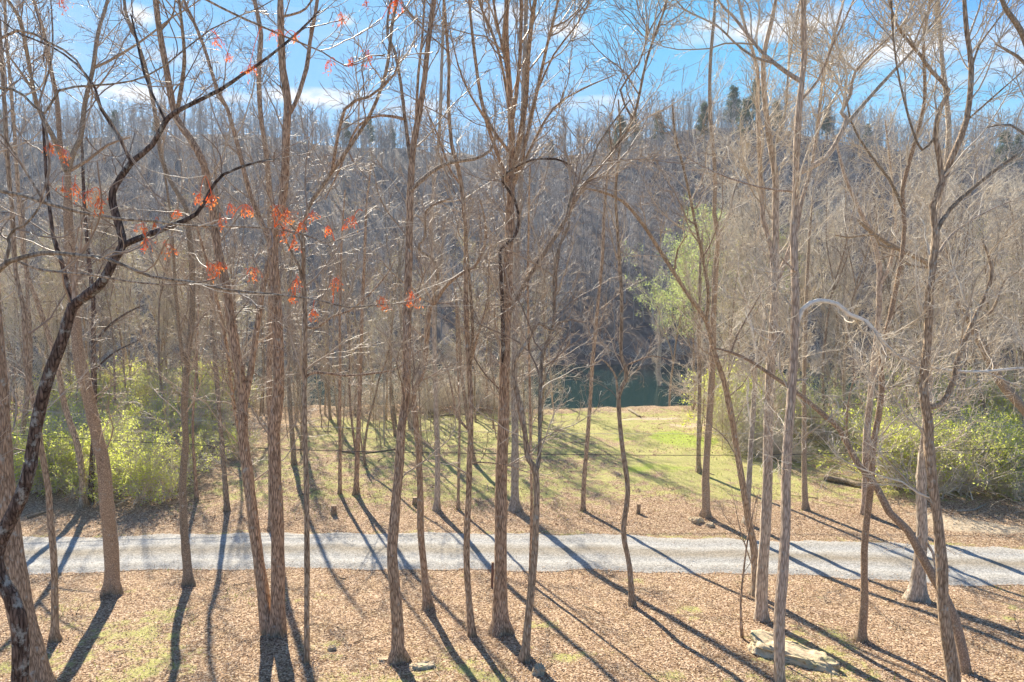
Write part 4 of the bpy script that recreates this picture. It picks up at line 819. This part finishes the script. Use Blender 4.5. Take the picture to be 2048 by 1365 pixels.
ORD = ['nearest', 'second nearest', 'third nearest', 'fourth nearest', 'fifth nearest', 'sixth nearest', 'seventh nearest', 'eighth nearest', 'ninth nearest', 'tenth nearest'] + [w + ' nearest' for w in ('eleventh', 'twelfth', 'thirteenth', 'fourteenth', 'fifteenth', 'sixteenth', 'seventeenth', 'eighteenth', 'nineteenth', 'twentieth')] + [w + '-%s nearest' % u for w in ('twenty', 'thirty', 'forty') for u in ('first', 'second', 'third', 'fourth', 'fifth', 'sixth', 'seventh', 'eighth', 'ninth')]
slots = {}
for o in S.objects:
    if o.parent is None and o.get('group') in SHORT:
        pxx = 1024 + o.location.x / o.location.y * f0; lx, ln_ = min(LM, key=lambda q: abs(q[0] - pxx))
        slots.setdefault((SHORT[o['group']], 'left' if pxx < lx else 'right', ln_), []).append(o)
for (pre, sd_, ln_), v_ in slots.items():
    v_.sort(key=lambda o: o.location.y)
    for k, o in enumerate(v_): o['label'] = '%s, %s of the %s' % (pre, sd_, ln_) + (', %s' % ORD[k] if len(v_) > 1 else '')

# ------------------------------------------------------------------ seed clusters, tied to the near boughs
mp = bpy.data.objects['near_maple']; mb = np.array(mp.location)
lead = []
for ch in S.objects:
    if ch.parent == mp and ch.name.split('.')[0] in ('bough', 'limb', 'crown'):
        v = np.empty(len(ch.data.vertices) * 3); ch.data.vertices.foreach_get('co', v); lead.append(v.reshape(-1, 3)[::3] + mb)
lead = np.concatenate(lead); rel = lead - CAM; fz = rel @ FW; LU = np.stack([1024 + rel[:, 0] / fz * f0, 682.5 - (rel @ UP) / fz * f0], -1)
SEEDS = [(100, 300, 1), (130, 312, 1.1), (150, 378, 1), (182, 395, 1.2), (198, 410, 1.3), (285, 458, 1), (292, 488, .9), (330, 500, 1.1), (355, 430, .7), (400, 400, 1.1), (424, 405, 1.2), (460, 418, .9), (492, 420, 1.1), (440, 445, .7), (552, 425, 1.2), (575, 438, 1.2), (568, 468, 1.2), (588, 490, .9), (625, 434, .8), (604, 455, .8), (656, 460, .7), (708, 443, .9), (425, 543, 1.3), (440, 535, 1), (510, 550, 1.1), (593, 568, .9), (584, 598, .7), (626, 628, .9), (672, 568, 1.2), (765, 608, 1.2), (825, 600, 1.2), (125, 378, .6), (500, 140, 1), (548, 72, .8), (435, 85, .9), (456, 115, .7), (590, 74, .8), (658, 134, .9), (735, 116, .9), (793, 14, 1.3), (732, 6, .6), (680, 36, .7), (122, 6, .9), (310, 450, .6), (690, 455, .5), (700, 125, .5)]
rgs = np.random.default_rng(11)
for (px, py, s_) in SEEDS:
    k = int(np.argmin(((LU - (px, py - 14)) ** 2).sum(1))); a = lead[k]; D = a[1]; top = at(px, py - 10 * s_, D)
    bag = Bag()
    t_ = np.linspace(0, 1, 6)[:, None]; c_ = a * (1 - t_) + top * t_ + np.array((0, 0, .04)) * np.sin(np.pi * t_); bag.add(*tubes(c_, np.linspace(.004, .002, 6), 4))
    nb = int(10 * s_) + 4; st = top + rgs.normal(0, .022 * s_, (nb, 3)); en = st + rgs.normal(0, .03, (nb, 3)) * s_ * .8 + np.array((0, 0, -.06 * s_)); mid_ = (st + en) / 2 + np.array((0, 0, .012))
    st = np.repeat(top[None], nb, 0)
    bag.add(*tubes(np.stack([st, mid_, en], 1), np.full((nb, 3), .0013), 3))
    for sgn in range(2): V, F = leaves(en + rgs.normal(0, .005, en.shape), .036, rgs, droop=1.4, asp=.30); bag.add(V, F)
    o = ob('seed_cluster', bag.mesh('seed_cluster', mb, smooth=False), REDM, mp)

# ------------------------------------------------------------------ rocks, stumps, logs, post, wires
m, t, b = newmat('sandstone'); v = mapping(t, (1, 1, 1)); n_ = noise(t, v, 5, 8, .7)
c_ = ramp(t, n_, [(.3, (0.36, 0.25, 0.15)), (.5, (0.66, 0.51, 0.32)), (.75, (0.84, 0.70, 0.48))]); c_ = mixc(t, M(t, 'MULTIPLY', M(t, 'SUBTRACT', noise(t, v, 2.5, 5), .52, clamp=True), 6, clamp=True), c_, (0.40, 0.36, 0.20))
t.links.new(c_, b.inputs['Base Color']); b.inputs['Roughness'].default_value = .9; bp = t.nodes.new('ShaderNodeBump'); bp.inputs['Strength'].default_value = .8; bp.inputs['Distance'].default_value = .05; t.links.new(n_, bp.inputs['Height']); t.links.new(bp.outputs[0], b.inputs['Normal'])
ROCK = m
import bmesh
from mathutils import Vector, noise as mn
def rock(name, px, py, L, Wd, H, ang, label, seed, outline=None, group=None):
    h = hit(px, py); bm = bmesh.new(); bmesh.ops.create_icosphere(bm, subdivisions=5, radius=1)
    for vv in bm.verts:
        c = vv.co; p = Vector((math.copysign(abs(c.x) ** .75, c.x), math.copysign(abs(c.y) ** .75, c.y), math.copysign(min(abs(c.z) * 1.6, 1), c.z)))
        n1 = mn.fractal(Vector((c.x * 1.3 + seed, c.y * 1.3, c.z * 1.3)), 1, 2, 5); n2 = mn.fractal(Vector((c.x * 4 + seed, c.y * 4, c.z * 7)), 1, 2, 4)
        k = 1 + .30 * n1; vv.co = Vector((p.x * L / 2 * k, p.y * Wd / 2 * (1 + .35 * n1) * (1 - .25 * p.x), p.z * H / 2 + .20 * H * n2 + .06 * H * n1))
    me_ = bpy.data.meshes.new(name); bm.to_mesh(me_); bm.free(); [setattr(p, 'use_smooth', True) for p in me_.polygons]
    o = ob(name, me_, ROCK, loc=(h[0], h[1], float(ground(h[0], h[1])) + H * .02)); o.rotation_euler = (R(-3), R(2), ang); tag(o, label, 'rock', group); return o
rock('flat_rock', 1588, 1316, 2.35, .95, .42, R(-40), 'large flat sandstone slab behind the tallest trunk at lower right', 3)
rock('small_rock', 845, 1336, .62, .32, .14, R(5), 'small flat stone half sunk in leaves right of the shaggy trunk foot', 8)
rock('corner_stone', 770, 1321, .35, .25, .10, R(20), 'little pale stone touching the left side of the shaggy trunk foot', 12)
rock('mossy_stone', 1078, 1348, .34, .3, .3, R(70), 'mossy grey stone at the bottom edge, right of the bent grey trunk', 15)
rock('roadside_rock', 1393, 1044, .6, .4, .3, R(10), 'pale rock at the foot of the upright trunk beyond the road', 21)
rock('grass_rock', 664, 1300, .22, .2, .16, R(10), 'fist sized brown stone by yellow moss right of the double trunk', 25)
rock('bank_rock', 1420, 1052, .4, .3, .2, R(50), 'smaller stone right of the pale rock beyond the road', 28)
def stick(name, pts, w0, w1, label, cat, mat, lift=.04, seed=0, sides=10, end=True):
    rg2 = np.random.default_rng(seed); P = []
    for a, c in pts:
        h = hit(a, c); P.append((h[0], h[1], float(ground(h[0], h[1])) + lift))
    P = np.array(P); D = P[:, 1].mean(); Q = smooth_path(P, .25); r = np.linspace(w0, w1, len(Q)) / 2 / f0 * D
    bag = Bag(); V, F = tubes(Q, r, sides, .07, rg=rg2)
    Vc = np.vstack([Q[0] , Q[-1]]); bag.add(V, F); k = sides
    i = np.arange(k); 
    capF = np.stack([np.full(k, 0), (i + 1) % k + 2, i + 2, i + 2], -1)
    base = np.mean(Q, 0); me_ = mkmesh(name, V - base, F); bm = bmesh.new(); bm.from_mesh(me_); bm.edges.ensure_lookup_table()
    bmesh.ops.holes_fill(bm, edges=[e for e in bm.edges if e.is_boundary], sides=0); bm.to_mesh(me_); bm.free()
    o = ob(name, me_, mat, loc=base); return tag(o, label, cat)
stick('fallen_log', [(1648, 961), (1690, 968), (1728, 978)], 12, 13, 'fallen weathered log lying before the thicket at right', 'log', MB['tan'], .14, 1)
stick('fallen_branch', [(680, 905), (730, 908), (793, 900)], 4, 3, 'long thin fallen branch on the clearing left of centre', 'branch', MB['grey'], .05, 2)
stick('curved_branch', [(1913, 1028), (1945, 1026), (1971, 1014)], 4, 3, 'curved pale fallen branch at the thicket edge at right', 'branch', MB['pale'], .12, 3)
stick('bank_log', [(850, 838), (900, 832), (960, 830)], 4, 3, 'grey fallen branch at the back of the clearing', 'branch', MB['grey'], .08, 4)
stick('river_log', [(1258, 822), (1270, 829), (1280, 836)], 6, 3, 'short dead log on the sandy patch by the river', 'log', MB['grey'], .1, 5)
stick('left_log', [(55, 1038), (85, 1030), (105, 1024)], 6, 4, 'mossy log under the lime bushes at left', 'log', MB['smooth'], .08, 6)
stick('brush_log', [(395, 938), (415, 925), (445, 935)], 5, 3, 'pale forked stick in the brush heap at left', 'branch', MB['pale'], .2, 7)
stick('road_twig', [(300, 1019), (350, 1012), (440, 1000)], 2.5, 1.5, 'thin bare stick beyond the road at left', 'branch', MB['tan'], .1, 8)
m, t, b = newmat('cut_wood'); b.inputs['Base Color'].default_value = (.45, .30, .17, 1); b.inputs['Roughness'].default_value = .8; CUT = m
def stump(px, py, hpx, wpx, label, name='stump', cat='stump', mat=None, seed=0, flare=.25):
    h = hit(px, py); D = h[1]; H = hpx / f0 * D; r = wpx / 2 / f0 * D; g2 = np.random.default_rng(seed)
    root = emp(name, h, label, cat); K = 9; Q = np.zeros((K, 3)); Q[:, 2] = np.linspace(-.15, H, K); Q[:, 0] = np.linspace(0, .03, K)
    rr = r * (1 + flare * np.exp(-Q[:, 2] / .12)); rr[0] = rr[1]; V, F = tubes(Q, rr, 14, .05, rg=g2)
    ob('bark' if cat == 'stump' else 'shaft', mkmesh('bark', V, F), mat or MB['tan'], root)
    top = V[-14:] * np.array((.98, .98, 1)) ; top[:, 2] -= .003; c0 = top.mean(0) + np.array((0, 0, .012)); V2 = np.vstack([c0, top]); me_ = bpy.data.meshes.new('cut_top'); me_.from_pydata([tuple(q) for q in V2], [], [(0, 1 + i, 1 + (i + 1) % 14) for i in range(14)])
    ob('cut_top', me_, CUT, root)
stump(1276, 1028, 21, 8, 'short cut stump on the grass beyond the road, right of the wavy trunk', seed=1)
stump(829, 1010, 16, 9, 'small cut stump on the grass right of the shaggy trunk', seed=2)
stump(667, 1030, 20, 11, 'ragged brown stump beyond the road left of centre', seed=3)
stump(820, 1010, 6, 6, 'tiny stub in the grass beside the small cut stump', seed=4) if False else None
m, t, b = newmat('rusty_post'); c_ = ramp(t, noise(t, mapping(t, (1, 1, .3)), 18, 5), [(.3, (.10, .045, .03)), (.7, (.26, .14, .09))]); t.links.new(c_, b.inputs['Base Color']); b.inputs['Roughness'].default_value = .85
stump(984, 1177, 56, 5.5, 'thin brown fence post standing left of the thickest central trunk', name='fence_post', cat='post', mat=m, seed=5, flare=0)
m, t, b = newmat('cable'); b.inputs['Base Color'].default_value = (.05, .05, .06, 1); b.inputs['Roughness'].default_value = .9; b.inputs['Specular IOR Level'].default_value = .05; CAB = m
m, t, b = newmat('bright_cable'); b.inputs['Base Color'].default_value = (.55, .52, .50, 1); b.inputs['Roughness'].default_value = .8; b.inputs['Specular IOR Level'].default_value = .05; CAB2 = m
def wire(name, pts, D, r, mat, label):
    P = np.array([at(a, c, D) for a, c in pts]); Q = smooth_path(P, 1.0); base = Q.mean(0); V, F = tubes(Q, np.full(len(Q), r), 6)
    tag(ob(name, mkmesh(name, V - base, F), mat, loc=base), label, 'cable')
wire('utility_cable', [(-900, 800), (-300, 852), (131, 876), (440, 893), (700, 903), (1024, 908), (1380, 911), (1650, 908), (2048, 896), (2500, 868), (3000, 825)], 31, .014, CAB, 'dark utility cable sagging right across the view beyond the road')
wire('thin_wire', [(-900, 760), (-300, 798), (131, 826), (430, 843), (700, 856), (1024, 866), (1380, 868), (1650, 864), (2048, 850), (2500, 820), (3000, 775)], 32, .007, CAB2, 'thin bright wire strung above the dark utility cable')

# ------------------------------------------------------------------ litter and grass
rg = np.random.default_rng(5)
n = 110000; yy = 9 + 26 * rg.random(n) ** 0.9; xx = rg.uniform(-1, 1, n) * (yy * .8 + 1)
inroad = (yy > ryn(xx) + .05) & (yy < ryf(xx) - .05); keep = ~inroad | (rg.random(n) < .05 + .35 * np.exp(-np.minimum(yy - ryn(xx), ryf(xx) - yy) / .22)); xx, yy = xx[keep], yy[keep]
for o in list(S.objects):
    if o.type == 'EMPTY' and o.get('category') == 'tree' and 9 < o.location.y < 30:
        q_ = int(260); rr_ = .16 + np.abs(rg.normal(0, .22, q_)); aa_ = rg.uniform(0, 6.28, q_); xx = np.concatenate([xx, o.location.x + rr_ * np.cos(aa_)]); yy = np.concatenate([yy, o.location.y + rr_ * np.sin(aa_)])
zz = ground(xx, yy) + .012 + rg.random(len(xx)) * .02 + .05 * ((yy > ryn(xx)) & (yy < ryf(xx))); P = np.stack([xx, yy, zz], -1); n = len(P)
a = rg.uniform(0, 6.28, n); d = np.stack([np.cos(a), np.sin(a), rg.normal(0, .25, n)], -1); q = np.stack([-np.sin(a), np.cos(a), rg.normal(0, .25, n)], -1); s_ = rg.uniform(.026, .055, n)[:, None]; up_ = np.array((0, 0, 1)) * s_ * rg.uniform(0, .45, (n, 1))
V = np.stack([P - d * s_ * .6, P + q * s_ * .38 + up_, P + d * s_ * .6, P - q * s_ * .38 + up_ * .6], 1).reshape(-1, 3); k = np.arange(n) * 4
tag(ob('leaf_litter', mkmesh('leaf_litter', V, np.stack([k, k + 1, k + 2, k + 3], -1), False), LITT), 'dry brown fallen leaves strewn over the ground by the road', 'fallen leaves', kind='stuff')
sl = []
for k in range(60):
    if k < 24: yy_ = rg.uniform(14, 24); xx_ = rg.uniform(-.7, .7) * yy_
    else: yy_ = rg.uniform(31, 57); xx_ = rg.uniform(-.55, .5) * yy_
    L_ = rg.uniform(.4, 1.6) * (1 if k < 24 else 1.5); a_ = rg.uniform(0, 3.14); t_ = np.linspace(-.5, .5, 8); q = np.stack([xx_ + t_ * L_ * math.cos(a_), yy_ + t_ * L_ * math.sin(a_), 0 * t_], -1) + np.cumsum(rg.normal(0, .03, (8, 3)), 0)
    q[:, 2] = ground(q[:, 0], q[:, 1]) + .03; r_ = np.linspace(.016, .005, 8) * rg.uniform(.6, 1.3) * (1 if k < 24 else 1.6); b1, c1, _l = spawn(q[None], r_[None], 3, .2, .9, L_ * .35, (25, 60), 5, .15, .05, .01, .003, rg, flat=.7)
    bag = Bag(); bag.add(*tubes(q, r_, 6)); bag.add(*tubes(b1, c1, 4)); o = ob('fallen_stick', bag.mesh('fallen_stick', q[4]), MB['grey'] if k % 2 else MB['tan'], loc=q[4])
    sl.append(o); tag(o, 'x', 'stick', 'sticks lying about')
sg = {}
for o in sl:
    pxx = 1024 + o.location.x / o.location.y * f0; lx, ln_ = min(LM, key=lambda z: abs(z[0] - pxx)); sg.setdefault(('beyond' if o.location.y > 28 else 'before', 'left' if pxx < lx else 'right', ln_), []).append(o)
for (w_, d_, ln_), v_ in sg.items():
    v_.sort(key=lambda o: o.location.y)
    for k, o in enumerate(v_): o['label'] = 'fallen stick %s the road, %s of the %s' % (w_, d_, ln_) + (', %s' % ORD[k] if len(v_) > 1 else '')
n = 36000; yy = rg.uniform(28.5, 59, n); xx = rg.uniform(-.75, .75, n) * yy; kk = rg.random(n) < sst(.45, .62, fbm(xx + 31, yy, 2.6, 3)); xx, yy = xx[kk], yy[kk]; n = len(xx)
P = np.stack([xx, yy, ground(xx, yy) + .02], -1); V, F = leaves(P, .09, rg, asp=.7); tag(ob('clearing_litter', mkmesh('clearing_litter', V, F, False), LITT), 'brown dead leaves drifted in patches over the clearing grass', 'fallen leaves', kind='stuff')
n = 60000; yy = rg.uniform(14, 59, n); xx = rg.uniform(-1, 1, n) * yy * .8; g_ = fbm(xx, yy, 3, 4); keep = (rg.random(n) < np.clip((g_ - .38) * 2.6, .03, 1) * np.where(yy < 26, .35 * sst(.5, .62, fbm(xx + 40, yy, 3, 4)) * (yy < ryn(xx)), sst(28.5, 32, yy))) & ((xx > -16) | (yy < 26)); xx, yy = xx[keep], yy[keep]
P = np.stack([xx, yy, ground(xx, yy)], -1); n = len(P); a = rg.uniform(0, 6.28, n); h_ = rg.uniform(.04, .13, n)[:, None]; w_ = np.stack([np.cos(a), np.sin(a), 0 * a], -1) * .012; ln = np.stack([rg.normal(0, .5, n), rg.normal(0, .5, n), np.ones(n)], -1) * h_
V = np.stack([P - w_, P + w_, P + ln + w_ * .3, P + ln - w_ * .3], 1).reshape(-1, 3); k = np.arange(n) * 4
tag(ob('meadow_grass', mkmesh('meadow_grass', V, np.stack([k, k + 1, k + 2, k + 3], -1), False), GRS), 'thin green and straw grass of the clearing beyond the road', 'grass', kind='stuff')

# ------------------------------------------------------------------ haze
HAZE = True
if HAZE:
    m = bpy.data.materials.new('haze'); m.use_nodes = True; t = m.node_tree; t.nodes.clear(); o_ = t.nodes.new('ShaderNodeOutputMaterial'); pv = t.nodes.new('ShaderNodeVolumePrincipled')
    pv.inputs['Color'].default_value = (.80, .88, 1.0, 1); pv.inputs['Density'].default_value = .00026; pv.inputs['Anisotropy'].default_value = .2; t.links.new(pv.outputs[0], o_.inputs['Volume'])
    me_ = bpy.data.meshes.new('haze'); x0, x1, y0, y1, z0, z1 = -440, 440, -80, 1560, float(GZ.min()) - 1, 100
    vs = [(a, b_, c) for a in (x0, x1) for b_ in (y0, y1) for c in (z0, z1)]
    me_.from_pydata(vs, [], [(0, 1, 3, 2), (4, 6, 7, 5), (0, 4, 5, 1), (2, 3, 7, 6), (0, 2, 6, 4), (1, 5, 7, 3)]); me_.update()
    tag(ob('haze', me_, m), 'pale blue haze over the valley', 'haze', kind='stuff')
